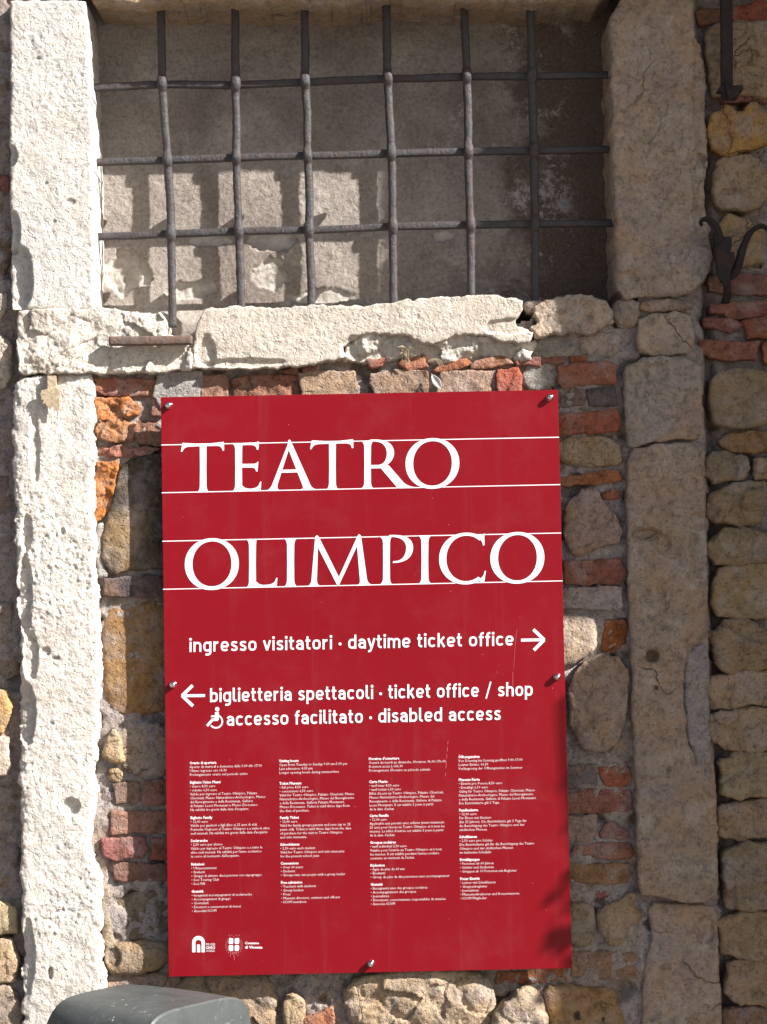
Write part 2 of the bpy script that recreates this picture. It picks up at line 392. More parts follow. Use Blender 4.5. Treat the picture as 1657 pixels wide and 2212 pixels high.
def pavement_material():
    m, nt, b, N, L = newmat('street_paving'); v, _ = coords(nt, False)
    c = mix(nt, 'MIX', nz(nt, 1.5, 6, 0.6, v), (0.17, 0.145, 0.125), (0.22, 0.19, 0.16))
    c = mix(nt, 'MULTIPLY', 0.6, c, ramp(nt, nz(nt, 30, 5, 0.6, v), [(0.3, 0.6), (0.7, 1.1)]))
    L.new(c, b.inputs['Base Color']); b.inputs['Roughness'].default_value = 0.9
    bump(nt, b, nz(nt, 60, 5, 0.6, v), 0.004)
    return m

# ------------------------------------------------------------------ ground
def box(x0, x1, y0, y1, z0, z1):
    V = [(x, y, z) for x in (x0, x1) for y in (y0, y1) for z in (z0, z1)]
    return V, [(0, 1, 3, 2), (4, 6, 7, 5), (0, 4, 5, 1), (2, 3, 7, 6), (0, 2, 6, 4), (1, 5, 7, 3)]
g = mesh_obj('ground', [(-300, -300, 0), (300, -300, 0), (300, 300, 0), (-300, 300, 0)], [(0, 1, 2, 3)], pavement_material(), None, False)
tag(g, kind='structure')

# ------------------------------------------------------------------ the wall
wall = thing('stone_wall', (0, 0.05, 0), 'old wall of rubble stone and red brick with a walled-up window opening', 'wall')

def mortar_sheet():
    cell = 0.0042
    a = hit(-60, -60, 0.03); b_ = hit(1720, 2290, 0.03)
    xs = np.arange(a[0], b_[0], cell); zs = np.arange(b_[2], a[2], cell)
    X, Z = np.meshgrid(xs, zs, indexing='ij')
    Y = 0.020 + 0.010*fbm(X, Z, 9, 3, 3.3) + 0.009*fbm(X, Z, 30, 5, 5.5, 0.65) + 0.006*fbm(X, Z, 60, 3, 8.1, 0.5, True)
    L = hit(60, 1500, 0.03)[0]; Y = Y + 0.012*(1-sstep(L-0.02, L+0.02, X))
    Rx = hit(1542, 1200, 0.03)[0] + (Z-hit(1542, 1200, 0.03)[2])*(-0.0)
    Y = Y + 0.021*sstep(Rx-0.012, Rx+0.004, X) + 0.024*np.exp(-((X-Rx)/0.010)**2)*sstep(-0.25, 0.1, fbm(X, Z, 8, 2, 31))
    Y = Y + 0.018*sstep(0.18, 0.34, fbm(X, Z, 16, 3, 41))
    # window opening and the area hidden behind the panel stay open / coarse
    wp = chaikin([hit(a, b, 0.03)[[0, 2]] for a, b in ((140, -60), (1380, -60), (1375, 655), (1180, 680), (1100, 700), (600, 730), (140, 720))], 0)
    cut = sdf(X, Z, wp) > 0
    
    h0 = hit(1157, 735, 0.03)      # the socket hole in the sill
    keep = ~cut
    cellm = keep[:-1, :-1] & keep[1:, :-1] & keep[:-1, 1:] & keep[1:, 1:]
    nx, nz_ = X.shape; idx = np.arange(nx*nz_).reshape(nx, nz_)
    ci, cj = np.nonzero(cellm)
    Q = np.stack([idx[ci, cj], idx[ci+1, cj], idx[ci+1, cj+1], idx[ci, cj+1]], 1)
    V = np.stack([X, Y, Z], -1).reshape(-1, 3)
    us = np.unique(Q); mp = -np.ones(len(V), int); mp[us] = np.arange(len(us))
    global NTRI; NTRI += 2*len(Q)
    o = mesh_obj('mortar', V[us], mp[Q], M_MORTAR, wall, True, (0.42, 0.36, 0.335))
mortar_sheet()

# core of the wall beyond the picture and behind everything
def core():
    a = hit(-60, -60, 0.03); b_ = hit(1720, 2290, 0.03)
    xl, xr, zb, zt = -3.2, 3.4, 0.0, 3.6
    parts = [(xl, a[0]+0.02, zb, zt), (b_[0]-0.02, xr, zb, zt), (a[0]+0.02, b_[0]-0.02, zb, b_[2]+0.02), (a[0]+0.02, b_[0]-0.02, a[2]-0.02, zt)]
    V, Fc = [], []
    for (x0, x1, z0, z1) in parts:
        nx = max(2, int((x1-x0)/0.05)); nzz = max(2, int((z1-z0)/0.05))
        X, Z = np.meshgrid(np.linspace(x0, x1, nx), np.linspace(z0, z1, nzz), indexing='ij')
        Y = 0.045+0.01*fbm(X, Z, 9, 3, 3.3)
        n = len(V); V += np.stack([X, Y, Z], -1).reshape(-1, 3).tolist()
        for i in range(nx-1):
            for j in range(nzz-1):
                k = n+i*nzz+j; Fc.append((k, k+nzz, k+nzz+1, k+1))
    mesh_obj('mortar', V, Fc, M_MORTAR, wall, True, (0.42, 0.36, 0.335))
    V, Fc = box(xl, xr, 0.24, 0.6, 0, 3.6); mesh_obj('wall_core', V, Fc, M_MORTAR, wall, False, (0.3, 0.27, 0.23))
core()

# walled-up opening: plaster
def plaster():
    cell = 0.0028; a = hit(150, -40, 0.155); b_ = hit(1390, 760, 0.155)
    xs = np.arange(a[0], b_[0], cell); zs = np.arange(b_[2], a[2], cell)
    X, Z = np.meshgrid(xs, zs, indexing='ij')
    Y = 0.155 + 0.004*fbm(X, Z, 5, 3, 1.3) + 0.0016*fbm(X, Z, 45, 4, 2.5, 0.6) + 0.0008*fbm(X, Z, 160, 2, 9.5, 0.6)
    BL = np.zeros_like(X)
    def flake(x, y, rx, ry, dep, sd):
        nonlocal Y, BL
        c = hit(x, y, 0.155); k = 0.00085
        q = np.sqrt(((X-c[0])/(rx*k))**2+((Z-c[2])/(ry*k))**2) + 0.75*fbm(X, Z, 26, 4, sd, 0.6)
        m_ = 1-sstep(0.86, 0.96, q); Y = Y + dep*m_*(1+0.5*fbm(X, Z, 70, 3, sd+1)); BL = np.maximum(BL, m_*(0.6+0.8*fbm(X, Z, 40, 3, sd+2)))
    flake(270, 590, 55, 45, 0.010, 3); flake(590, 520, 60, 22, 0.009, 4); flake(450, 520, 40, 14, 0.006, 5)
    flake(585, 590, 45, 40, 0.008, 6); flake(420, 625, 60, 22, 0.009, 7); flake(960, 510, 26, 12, 0.004, 8)
    flake(700, 640, 80, 18, 0.005, 9); 
    # sagging mortar fillet along the foot of the infill
    zf = hit(600, 690, 0.155)[2]; Y = Y - 0.03*(1-sstep(zf-0.01, zf+0.035, Z))
    nx, nz_ = X.shape; idx = np.arange(nx*nz_).reshape(nx, nz_)
    Q = np.stack([idx[:-1, :-1], idx[1:, :-1], idx[1:, 1:], idx[:-1, 1:]], -1).reshape(-1, 4)
    global NTRI; NTRI += 2*len(Q)
    o = mesh_obj('plaster_infill', np.stack([X, Y, Z], -1).reshape(-1, 3), Q, M_PLASTER, wall)
    a_ = o.data.attributes.new('bare_lime', 'FLOAT', 'POINT'); a_.data.foreach_set('value', np.clip(BL, 0, 1).astype(np.float32).ravel())
plaster()

LM = (0.59, 0.55, 0.50)     # sun side limestone
PR = (0.40, 0.34, 0.27)     # right pier stone
def S(spec, col, mat=None, name='stone', **k): return stone(name, spec, mat or M_SAND, wall, col, **k)
def B(spec, col, **k):
    kw = dict(rr=0.004, amp=0.0030, f=30, y0=0.018, edge=0.003, smooth=0, cell=0.0026, wob=0.003, facet=0.0015); kw.update(k)
    return stone('brick', spec, M_BRICK, wall, col, **kw)

# --- window surround
S(['R1', (62, 8), (490, 10), (503, 250), (515, 500), (528, 1000), (535, 1475), 'R4', (527, 180), (540, 322), (330, 328), (200, 325), (75, 328), (60, 150), 'R1', (68, 1300), (62, 900), (66, 500)],
  LM, M_LIME, 'jamb_stone', y0=0.0, cell=0.0021, rr=0.007, amp=0.0035, f=14, deep=0.17, edge=0.0025, smooth=0, pits=0.0012, fine=0.0026,
  chips=[('R4', 105, 150, 85, 190, 0.016), ('R1', 75, 1330, 40, 130, 0.012), ('R1', 60, 900, 40, 70, 0.010), ('R1', 220, 335, 14, 8, .003), ('R1', 405, 1165, 30, 22, .003), ('R1', 312, 1275, 12, 10, .003), ('R1', 510, 350, 14, 30, .006), ('R1', 180, 235, 8, 8, .003), ('R1', 265, 1055, 10, 10, .003)])
S(['R3', (672, -60), (1185, -60), (1195, 200), (1258, 330), (1280, 550), (1262, 700), (1280, 850), (1285, 1000), (1262, 1160), (1270, 1300), (1290, 1450), (1305, 1607),
   'R6', (1300, 100), (1250, 205), (1140, 265), (880, 272), (720, 292), (716, 0), 'R3', (706, 1200), (690, 600)],
  PR, M_PIER, 'jamb_stone', y0=0.0, cell=0.0026, rr=0.012, amp=0.010, f=8, deep=0.17, edge=0.004, smooth=1, facet=0.006, ridge=0.003, fine=0.0006, pits=0.0012,
  chips=[('R3', 1245, 650, 60, 420, 0.010), ('R3', 1250, 1250, 60, 300, .012), ('R3', 745, 560, 50, 180, .003), ('R3', 1120, 150, 70, 60, .006), ('R3', 1030, 300, 130, 40, .004), ('R6', 790, 170, 70, 50, .005), ('R6', 820, 190, 110, 90, .004)])
S(['R1', (470, -330), (490, -4), (700, 16), (950, 8), (1130, 8), (1150, -8), 'R2', (0, 12), (270, 0), (480, 24), (740, -16), (830, -30), (1100, 8), (1240, -6), 'R3', (0, 16), (400, -8), (680, -24), (760, -330)],
  (0.37, 0.30, 0.20), M_PIER, 'lintel_stone', y0=0.002, cell=0.003, rr=0.012, rd=0.010, amp=0.006, f=12, deep=0.16, edge=0.004, smooth=1)
# unseen hood course added over the lintel to drop its shadow lower
S([(-0.0, 0.0)]*0 + ['D', (425, -40), (900, -44), (1400, -42), (1950, -60), (1950, -260), (425, -260)], (0.5, 0.45, 0.37), M_LIME, 'shade_hood_stone', y0=-0.052, cell=0.006, rr=0.006, amp=0.003, deep=0.10, smooth=0)
# --- sill
S(['R4', (105, 348), (300, 330), (560, 330), (760, 350), (925, 365), (942, 400), (938, 470), (1010, 500), (1112, 520), (1108, 600), (1098, 668), (905, 690), (540, 692), (115, 692), (98, 500)],
  (0.60, 0.56, 0.50), M_LIME, 'sill_stone', y0=-0.010, cell=0.0019, rr=0.006, amp=0.011, f=15, deep=0.18, edge=0.004, smooth=0, facet=0.013, fine=0.003, pits=0.002, ridge=0.003)
S(['R4', (1150, 378), (1180, 342), (1300, 325), (1500, 322), 'R5', (180, 325), (400, 312), (700, 316), (830, 295), (1000, 270), (1240, 255), (1420, 262), (1555, 290), (1562, 330), (1520, 385), (1525, 430),
   (1618, 472), (1600, 520), (1480, 510), (1340, 480), (1180, 470), (1100, 500), (1040, 545), (960, 500), (880, 470), (650, 456), (600, 500), (520, 545), (540, 600), (350, 640), (150, 665), (0, 668), 'R4', (1250, 668), (1112, 660), (1128, 480)],
  (0.56, 0.49, 0.41), M_LIME, 'sill_stone', y0=-0.012, cell=0.0019, rr=0.005, amp=0.0035, f=7, deep=0.18, edge=0.005, smooth=0, fine=0.0016, pits=0.0008, facet=0.001,
  chips=[('R4', 1185, 590, 60, 120, 0.008), ('R4', 1400, 640, 260, 26, .006), ('R5', 1500, 430, 170, 50, .006), ('R5', 600, 560, 90, 90, .007)])
S(['R5', (540, 610), (560, 540), (660, 455), (900, 462), (1100, 470), (1480, 500), (1640, 525), (1600, 630), (1300, 625), (1000, 640), (850, 612), (700, 640)],
  (0.50, 0.47, 0.42), M_LIME, 'broken_stone', y0=0.006, cell=0.0019, rr=0.008, amp=0.014, f=24, deep=0.10, edge=0.007, smooth=0, facet=0.014, ridge=0.004, fine=0.003, pits=0.004, tilt=(0, -0.25))
S(['R6', (200, 350), (250, 312), (400, 275), (560, 280), (640, 312), (682, 370), (690, 440), (560, 505), (400, 505), (200, 535), (180, 480), (228, 440)],
  (0.47, 0.42, 0.35), M_PIER, 'sill_stone', y0=-0.006, cell=0.0024, rr=0.012, amp=0.010, f=16, deep=0.18, facet=0.008, smooth=0, edge=0.005, fine=0.002, ridge=0.002)
S(['R6', (690, 310), (850, 295), (850, 400), (830, 460), (740, 470), (700, 430)], (0.36, 0.30, 0.23), M_PIER, y0=0.012, amp=0.006, facet=0.003)
S(['R5', (1570, 300), (1640, 285), (1700, 300), (1700, 340), (1640, 345), (1590, 345)], (0.4, 0.37, 0.32), M_PIER, y0=0.02, deep=0.14, amp=0.004)
S(['R6', (480, 520), (700, 500), (742, 560), (700, 650), (560, 652), (480, 620)], (0.42, 0.40, 0.37), M_PIER, y0=0.016, amp=0.006, facet=0.003)
S(['R6', (190, 545), (470, 508), (460, 640), (350, 680), (220, 680), (190, 620)], (0.36, 0.33, 0.28), M_MORTAR, y0=0.018, amp=0.008, f=25, facet=0.004)
# --- right pier
PK = dict(mat=M_PIER, name='pier_stone', cell=0.0027, rr=0.010, deep=0.08, edge=0.003, smooth=1, fine=0.0006, pits=0.0015)
S(['R6', (860, 310), (1000, 300), (1180, 310), (1190, 362), (870, 372)], (0.26, 0.22, 0.18), y0=0.01, mat=M_PIER)
S(['R6', (860, 392), (1170, 380), (1200, 480), (1190, 600), (1130, 645), (870, 642), (850, 560)], (0.42, 0.36, 0.29), y0=0.006, amp=0.005, f=14, facet=0.003, **PK)
S(['R6', (775, 665), (1240, 663), (1250, 900), (1255, 1178), (1050, 1172), (930, 1190), (830, 1230), (785, 1212), (770, 900)], (0.40, 0.35, 0.29), y0=0.0, amp=0.008, f=11, facet=0.005, ridge=0.002,
  chips=[('R6', 960, 760, 90, 60, 0.006), ('R6', 1000, 1010, 110, 110, .004)], **PK)
S(['R6', (790, 1245), (930, 1225), (960, 1212), (1240, 1208), (1262, 1300), (1262, 1580), 'R7', (1280, 200), (1280, 500), (1280, 900), (1288, 1200), (1298, 1580), 'R8', (1312, 60), (1338, 300), (1345, 600), (1347, 875), (1300, 922),
   (1150, 925), (1050, 903), (900, 868), (865, 880), (850, 600), (845, 300), (835, 0), 'R7', (820, 1400), (820, 1100), (808, 900), (798, 600), (790, 300), (784, 0)],
  (0.40, 0.335, 0.26), y0=0.0, amp=0.010, f=9, facet=0.006, ridge=0.003,
  chips=[('R7', 900, 195, 110, 40, 0.013), ('R7', 1000, 255, 60, 60, 0.009), ('R7', 1225, 1250, 95, 420, 0.012), ('R7', 1240, 300, 70, 300, .008), ('R7', 935, 960, 42, 42, .022), ('R7', 960, 1160, 14, 16, .01), ('R7', 1010, 360, 120, 60, .004), ('R7', 955, 560, 70, 60, .004), ('R8', 1170, 600, 110, 90, .003)], **PK)
S(['R7', (1150, 960), (1200, 900), (1286, 880), (1292, 1300), (1300, 1580), 'R8', (1334, 260), (1270, 200), (1215, 0), 'R7', (1172, 1500), (1140, 1200)], (0.37, 0.335, 0.315), M_MORTAR, 'mortar_patch', y0=0.0015, cell=0.0027, rr=0.012, rd=0.008, amp=0.004, f=9, edge=0.003, smooth=0)
S(['R8', (900, 930), (1100, 945), (1290, 950), (1342, 965), (1350, 1300), (1372, 1700), (1380, 1850), (885, 1850), (882, 1400), (920, 1250), (955, 1130)], (0.40, 0.33, 0.26), y0=0.010, amp=0.008, f=9, facet=0.003, chips=[('R8', 1270, 1100, 70, 90, .008)], **PK)
# --- left pier
S(['R4', (85, 742), (120, 722), (270, 712), (290, 760), (330, 712), (515, 712), (540, 765), (537, 1000), (541, 1450), 'R9', (730, 150), (732, 400), (742, 800), (766, 1100), (762, 1500), (742, 1800), 'R10', (712, 100), (748, 300), (702, 500), (690, 700),
   (760, 930), (772, 1100), (770, 1400), (785, 1600), (802, 1780), (810, 2200), (180, 2200), (182, 1500), (168, 800), (160, 300), (160, 0), 'R9', (160, 1700), (160, 1200), (138, 700), (122, 0), 'R4', (82, 1300), (78, 1000)],
  LM, M_LIME, 'pier_stone', y0=0.0, cell=0.0019, rr=0.016, amp=0.005, f=14, deep=0.08, edge=0.006, smooth=0, fine=0.0036, pits=0.0022, ridge=0.0016,
  chips=[('R9', 205, 220, 45, 150, 0.009), ('R9', 190, 700, 60, 330, .009), ('R9', 235, 1180, 60, 200, .008), ('R9', 200, 1620, 80, 260, .011), ('R10', 540, 400, 75, 70, .010), ('R10', 385, 1680, 22, 50, .008), ('R9', 430, 1190, 34, 14, .005), ('R9', 480, 215, 20, 30, .005), ('R9', 400, 1690, 16, 14, .004), ('R9', 350, 1140, 40, 40, .005),
         ('R10', 210, 1550, 60, 300, .007), ('R4', 200, 1130, 30, 200, .005)])
# --- bricks under the sill (sunlit row over the panel)
B(['R4', (545, 732), (730, 735), (890, 738), (892, 828), (750, 828), (600, 826), (550, 800)], (0.34, 0.13, 0.08), y0=0.014, amp=0.005, facet=0.003)
S(['R4', (912, 695), (1162, 690), (1152, 850), (930, 900), (885, 830)], (0.42, 0.40, 0.37), M_MORTAR, 'mortar_patch', y0=0.012, rr=0.003, amp=0.002, smooth=0)
B(['R4', (1155, 715), (1300, 710), (1312, 760), (1310, 850), (1155, 850)], (0.42, 0.22, 0.14), y0=0.012, amp=0.005, facet=0.003)
B(['R4', (1340, 735), (1500, 708), (1700, 720), (1780, 738), (1792, 800), (1740, 850), (1345, 850)], (0.36, 0.16, 0.10), y0=0.012, amp=0.007, facet=0.005)
B(['R5', (278, 702), (590, 690), (604, 760), (592, 840), (290, 840)], (0.40, 0.28, 0.19), y0=0.008, amp=0.003, facet=0.001)
B(['R5', (690, 705), (860, 682), (1010, 690), (1012, 840), (720, 840), (688, 770)], (0.40, 0.27, 0.18), y0=0.009, amp=0.004, facet=0.002)
B(['R5', (1090, 700), (1250, 692), (1400, 690), (1415, 830), (1060, 830), (1070, 780)], (0.46, 0.33, 0.25), y0=0.009, amp=0.004, facet=0.002)
B(['R5', (1422, 682), (1530, 668), (1556, 720), (1552, 820), (1415, 820)], (0.42, 0.11, 0.06), y0=0.006, amp=0.005, facet=0.003)
for q, c in (((150, 690), (265, 662), (268, 712)), 0), (((285, 662), (392, 648), (384, 696), (300, 698)), 0), (((665, 627), (762, 620), (750, 652), (690, 656)), 0), \
            (((850, 645), (900, 610), (995, 600), (1012, 660), (900, 678)), 1), (((1040, 684), (1100, 652), (1240, 620), (1272, 640), (1180, 680), (1062, 694)), 1), \
            (((1262, 650), (1350, 610), (1470, 608), (1502, 640), (1400, 665), (1262, 674)), 1), (((1525, 620), (1657, 612), (1660, 650), (1530, 650)), 0):
    B(['R5', *q], ((0.34, 0.12, 0.08), (0.42, 0.17, 0.09))[c], y0=0.008, amp=0.005, rr=0.004, cell=0.002)
S(['R5', (1570, 660), (1657, 650), (1740, 700), (1740, 790), (1560, 800)], (0.44, 0.42, 0.38), M_MORTAR, 'mortar_patch', y0=0.012, amp=0.006, f=30, facet=0.004)
# --- between left pier and panel
OR = dict(amp=0.009, facet=0.008, ridge=0.003, cell=0.002, edge=0.005)
B(['R4', (560, 852), (740, 840), (802, 890), (790, 942), (700, 957), (565, 955)], (0.55, 0.20, 0.05), y0=0.012, **OR)
B(['R4', (880, 845), (945, 842), (945, 940), (875, 936)], (0.40, 0.22, 0.17), y0=0.014)
B(['R4', (555, 980), (700, 962), (772, 1000), (762, 1082), (620, 1102), (560, 1072)], (0.52, 0.24, 0.11), y0=0.012, **OR)
B(['R4', (785, 975), (945, 990), (945, 1115), (770, 1102)], (0.36, 0.18, 0.12), y0=0.024, amp=0.006, facet=0.004)
B(['R4', (560, 1132), (700, 1120), (945, 1130), (800, 1180), (560, 1172)], (0.34, 0.15, 0.10), y0=0.016, **OR)
B(['R4', (555, 1215), (672, 1212), (662, 1300), (640, 1440), 'R9', (850, 10), (800, 112), (740, 132), (732, 0)], (0.55, 0.20, 0.05), y0=0.014, **OR)
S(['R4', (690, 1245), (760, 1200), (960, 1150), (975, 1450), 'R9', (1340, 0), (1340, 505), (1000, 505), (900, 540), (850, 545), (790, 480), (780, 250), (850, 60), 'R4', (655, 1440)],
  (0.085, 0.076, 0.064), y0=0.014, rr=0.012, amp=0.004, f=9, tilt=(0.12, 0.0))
B(['R9', (800, 580), (1230, 566), (1340, 580), (1340, 725), (860, 712), (808, 692)], (0.10, 0.08, 0.08), y0=0.012)
S(['R9', (800, 850), (900, 802), (1340, 735), (1340, 1590), (1000, 1622), (880, 1632), (800, 1500), (785, 1100)], (0.30, 0.19, 0.085), y0=0.018, rr=0.016, amp=0.006, f=10, facet=0.002)
S(['R9', (860, 1720), (1340, 1690), 'R10', (1340, 172), (970, 152), (905, 0)], (0.38, 0.33, 0.27), y0=0.018, amp=0.005)
S(['R9', (850, 1742), (892, 1738), (940, 1933), 'R10', (948, 60), (860, 70), (800, 40), 'R9', (790, 1900)], (0.50, 0.38, 0.22), y0=0.004, amp=0.008, facet=0.007, cell=0.002)
S(['R10', (830, 110), (935, 120), (935, 200), (850, 205)], (0.42, 0.34, 0.22), y0=0.012, amp=0.006, facet=0.004)
B(['R10', (870, 230), (1050, 215), (1062, 352), (890, 370)], (0.27, 0.17, 0.12))
B(['R10', (1100, 200), (1340, 196), (1340, 372), (1100, 372)], (0.33, 0.14, 0.10))
B(['R10', (860, 440), (1340, 432), (1340, 602), (1050, 592), (850, 622)], (0.38, 0.20, 0.14))
B(['R10', (788, 650), (1110, 640), (1132, 720), (1092, 790), (880, 810), (800, 782)], (0.32, 0.13, 0.11), y0=0.013)
B(['R10', (1168, 640), (1340, 630), (1340, 802), (1160, 802)], (0.36, 0.12, 0.08))
B(['R10', (870, 832), (1340, 850), (1340, 962), (880, 962)], (0.22, 0.11, 0.085))
S(['R10', (905, 1070), (1340, 1030), (1340, 1432), (950, 1440), (880, 1300)], (0.20, 0.175, 0.12), y0=0.022, amp=0.005)
S(['R10', (800, 1500), (880, 1452), (1340, 1442), (1340, 1560), (1200, 1650), (1050, 1690), (880, 1692), (808, 1640)], (0.36, 0.27, 0.15), y0=0.006, rr=0.02, amp=0.005, chips=[('R10', 870, 1560, 60, 90, .008)])
S(['R10', (810, 1722), (1290, 1668), (1400, 1722), (1400, 1860), (810, 1860)], (0.33, 0.26, 0.20), y0=0.02)
S(['R9', (745, 180), (800, 150), (775, 300), (790, 480), (830, 550), (745, 560)], (0.48, 0.44, 0.38), M_MORTAR, 'mortar_patch', y0=0.012, amp=0.005, f=30, cell=0.002, rr=0.006)
S(['R10', (770, 980), (830, 1020), (850, 1100), (830, 1200), (850, 1400), (900, 1480), (800, 1490), (780, 1300)], (0.42, 0.35, 0.25), M_MORTAR, 'mortar_patch', y0=0.014, amp=0.008, f=30, cell=0.002, rr=0.008)
# --- under the panel
S(['R11', (-20, 150), (340, 150), (400, 230), (412, 330), (385, 420), (300, 430), (-20, 430)], (0.40, 0.32, 0.22), y0=0.010, rr=0.02, amp=0.010, facet=0.008, cell=0.0024)
S(['R11', (430, 262), (480, 245), (528, 290), (520, 430), (440, 430)], (0.48, 0.39, 0.26), y0=0.002, amp=0.008, facet=0.007, cell=0.0024)
S(['R11', (560, 150), (690, 150), (672, 280), (572, 292)], (0.24, 0.20, 0.17), y0=0.025)
S(['R11', (420, 150), (545, 150), (540, 250), (480, 230), (420, 240)], (0.22, 0.18, 0.15), y0=0.026)
B(['R11', (520, 360), (640, 305), (655, 374), (600, 430), (530, 430)], (0.42, 0.16, 0.08), y0=0.006, amp=0.006, facet=0.004)
S(['R11', (690, 200), (900, 150), (1280, 150), (1335, 300), (1300, 430), (760, 430), (690, 330)], (0.46, 0.37, 0.25), y0=-0.006, rr=0.03, amp=0.014, f=16, facet=0.012, cell=0.0022, pits=0.002, tilt=(0, -0.12))
S(['R8', (-20, 1600), (60, 1545), (100, 1478), (200, 1470), (240, 1530), (285, 1700), (280, 1850), (-60, 1850), (-60, 1660)], (0.55, 0.46, 0.33), y0=-0.020, rr=0.018, amp=0.008, facet=0.006, cell=0.0022)
B(['R8', (-40, 1375), (200, 1350), (400, 1330), (392, 1410), (200, 1432), (-40, 1432)], (0.36, 0.14, 0.07), y0=0.022)
S(['R8', (250, 1455), (420, 1448), (500, 1478), (680, 1458), (742, 1600), (762, 1850), (300, 1850), (290, 1600)], (0.34, 0.22, 0.10), y0=0.010, rr=0.014, amp=0.003, chips=[('R8', 465, 1640, 20, 26, .015), ('R8', 628, 1660, 8, 8, .01)])
# --- between panel and right pier
B(['R6', (345, 722), (430, 702), (640, 690), (716, 720), (716, 800), (700, 832), (530, 836), (380, 850), (342, 800)], (0.33, 0.13, 0.075), y0=0.012, rr=0.009)
B(['R6', (420, 656), (512, 660), (516, 690), (430, 692)], (0.34, 0.12, 0.06), y0=0.016); B(['R6', (180, 672), (380, 665), (382, 690), (220, 702)], (0.32, 0.12, 0.08), y0=0.016)
B(['R6', (320, 850), (520, 862), (524, 958), (320, 972)], (0.16, 0.13, 0.12)); B(['R6', (530, 872), (700, 852), (716, 960), (545, 964)], (0.11, 0.09, 0.09), y0=0.016)
B(['R6', (320, 1025), (720, 985), (742, 1060), (722, 1120), (560, 1142), (320, 1150)], (0.36, 0.12, 0.07), y0=0.010, rr=0.009)
S(['R6', (320, 1172), (720, 1160), (750, 1300), (740, 1340), (520, 1350), (320, 1312)], (0.36, 0.27, 0.15), y0=0.014, facet=0.002)
B(['R6', (330, 1432), (500, 1400), (730, 1370), (742, 1430), (520, 1462), (330, 1470)], (0.40, 0.16, 0.07), y0=0.016)
B(['R6', (620, 1512), (700, 1490), (736, 1510), (730, 1542), (630, 1550)], (0.36, 0.10, 0.06), y0=0.018)
S(['R6', (430, 1560), (500, 1500), (580, 1490), (630, 1560), 'R7', (650, 20), (702, 60), (746, 180), (730, 240), (640, 262), (560, 300), (470, 322), (430, 290), (385, 180), (395, 40)], (0.37, 0.29, 0.25), y0=0.006, rr=0.011, amp=0.009, facet=0.008, ridge=0.003, smooth=0, wob=0.005)
B(['R7', (385, 372), (740, 350), (768, 440), (722, 500), (560, 512), (385, 508)], (0.29, 0.105, 0.075), y0=0.014)
B(['R7', (340, 560), (460, 530), (745, 530), (747, 652), (720, 672), (600, 662), (340, 655)], (0.44, 0.36, 0.32), y0=0.010, amp=0.002)
S(['R7', (340, 730), (400, 700), (562, 710), (584, 770), (580, 930), (500, 972), (400, 1022), (340, 1010)], (0.46, 0.41, 0.34), y0=0.004, rr=0.014, amp=0.006, facet=0.003)
B(['R7', (642, 740), (772, 738), (768, 870), (700, 932), (625, 922)], (0.34, 0.11, 0.03), y0=0.020)
S(['R7', (510, 1000), (600, 950), (720, 970), (782, 1050), (792, 1180), (762, 1350), (722, 1500), (640, 1562), (500, 1552), (430, 1400), (410, 1200), (460, 1060)], (0.35, 0.28, 0.22), y0=0.004, rr=0.012, amp=0.010, facet=0.008, ridge=0.003, smooth=0, wob=0.006)
B(['R8', (380, 70), (570, 65), (582, 200), (380, 212)], (0.19, 0.17, 0.16)); B(['R8', (600, 80), (790, 75), (797, 170), (760, 196), (640, 192), (618, 130)], (0.36, 0.12, 0.06))
B(['R8', (380, 242), (600, 215), (800, 220), (807, 350), (600, 360), (380, 362)], (0.30, 0.115, 0.085)); B(['R8', (390, 390), (580, 380), (582, 490), (540, 536), (390, 542)], (0.33, 0.24, 0.18))
B(['R8', (600, 500), (640, 442), (692, 425), (782, 490), (770, 518), (610, 518)], (0.25, 0.10, 0.07)); B(['R8', (440, 582), (600, 555), (812, 560), (822, 620), (780, 650), (560, 642), (440, 622)], (0.33, 0.13, 0.085))
B(['R8', (390, 682), (600, 690), (790, 690), (802, 740), (780, 800), (600, 812), (390, 782)], (0.33, 0.19, 0.09)); B(['R8', (580, 860), (690, 850), (712, 880), (600, 902)], (0.32, 0.12, 0.085), y0=0.024)
S(['R8', (400, 920), (560, 950), (584, 1040), (562, 1200), (400, 1200)], (0.29, 0.25, 0.16), y0=0.014)
S(['R8', (600, 965), (720, 940), (800, 870), (842, 880), (812, 960), (880, 1000), (862, 1050), (792, 1062), (772, 1150), (712, 1200), (660, 1182), (600, 1090)], (0.36, 0.28, 0.17), y0=0.004, rr=0.016, amp=0.006, facet=0.003)
B(['R8', (430, 1252), (620, 1230), (830, 1250), (832, 1390), (600, 1402), (430, 1382)], (0.33, 0.20, 0.12), y0=0.020)
# --- rubble to the right of the right pier
RR = dict(rr=0.008, rd=0.008, amp=0.011, f=13, facet=0.009, ridge=0.003, fine=0.001, grow=0.004, wob=0.010, edge=0.004, smooth=0)
B(['R3', (1215, 72), (1300, 60), (1440, 60), (1440, 120), (1240, 142)], (0.28, 0.12, 0.06), y0=0.03); B(['R3', (1440, 52), (1600, 0), (1652, 20), (1645, 125), (1450, 130)], (0.30, 0.09, 0.06), y0=0.024)
S(['R3', (1290, 230), (1350, 150), (1420, 138), (1650, 140), (1720, 200), (1720, 560), (1650, 600), (1480, 590), (1330, 590), (1300, 450)], (0.34, 0.27, 0.18), y0=0.018, **RR)
B(['R3', (1370, 600), (1720, 600), (1700, 632), (1380, 634)], (0.26, 0.10, 0.07), y0=0.026)
S(['R3', (1308, 850), (1340, 730), (1400, 660), (1500, 690), (1590, 650), (1640, 720), (1700, 850), (1600, 930), (1400, 955), (1305, 930)], (0.42, 0.27, 0.09), y0=0.012, **RR)
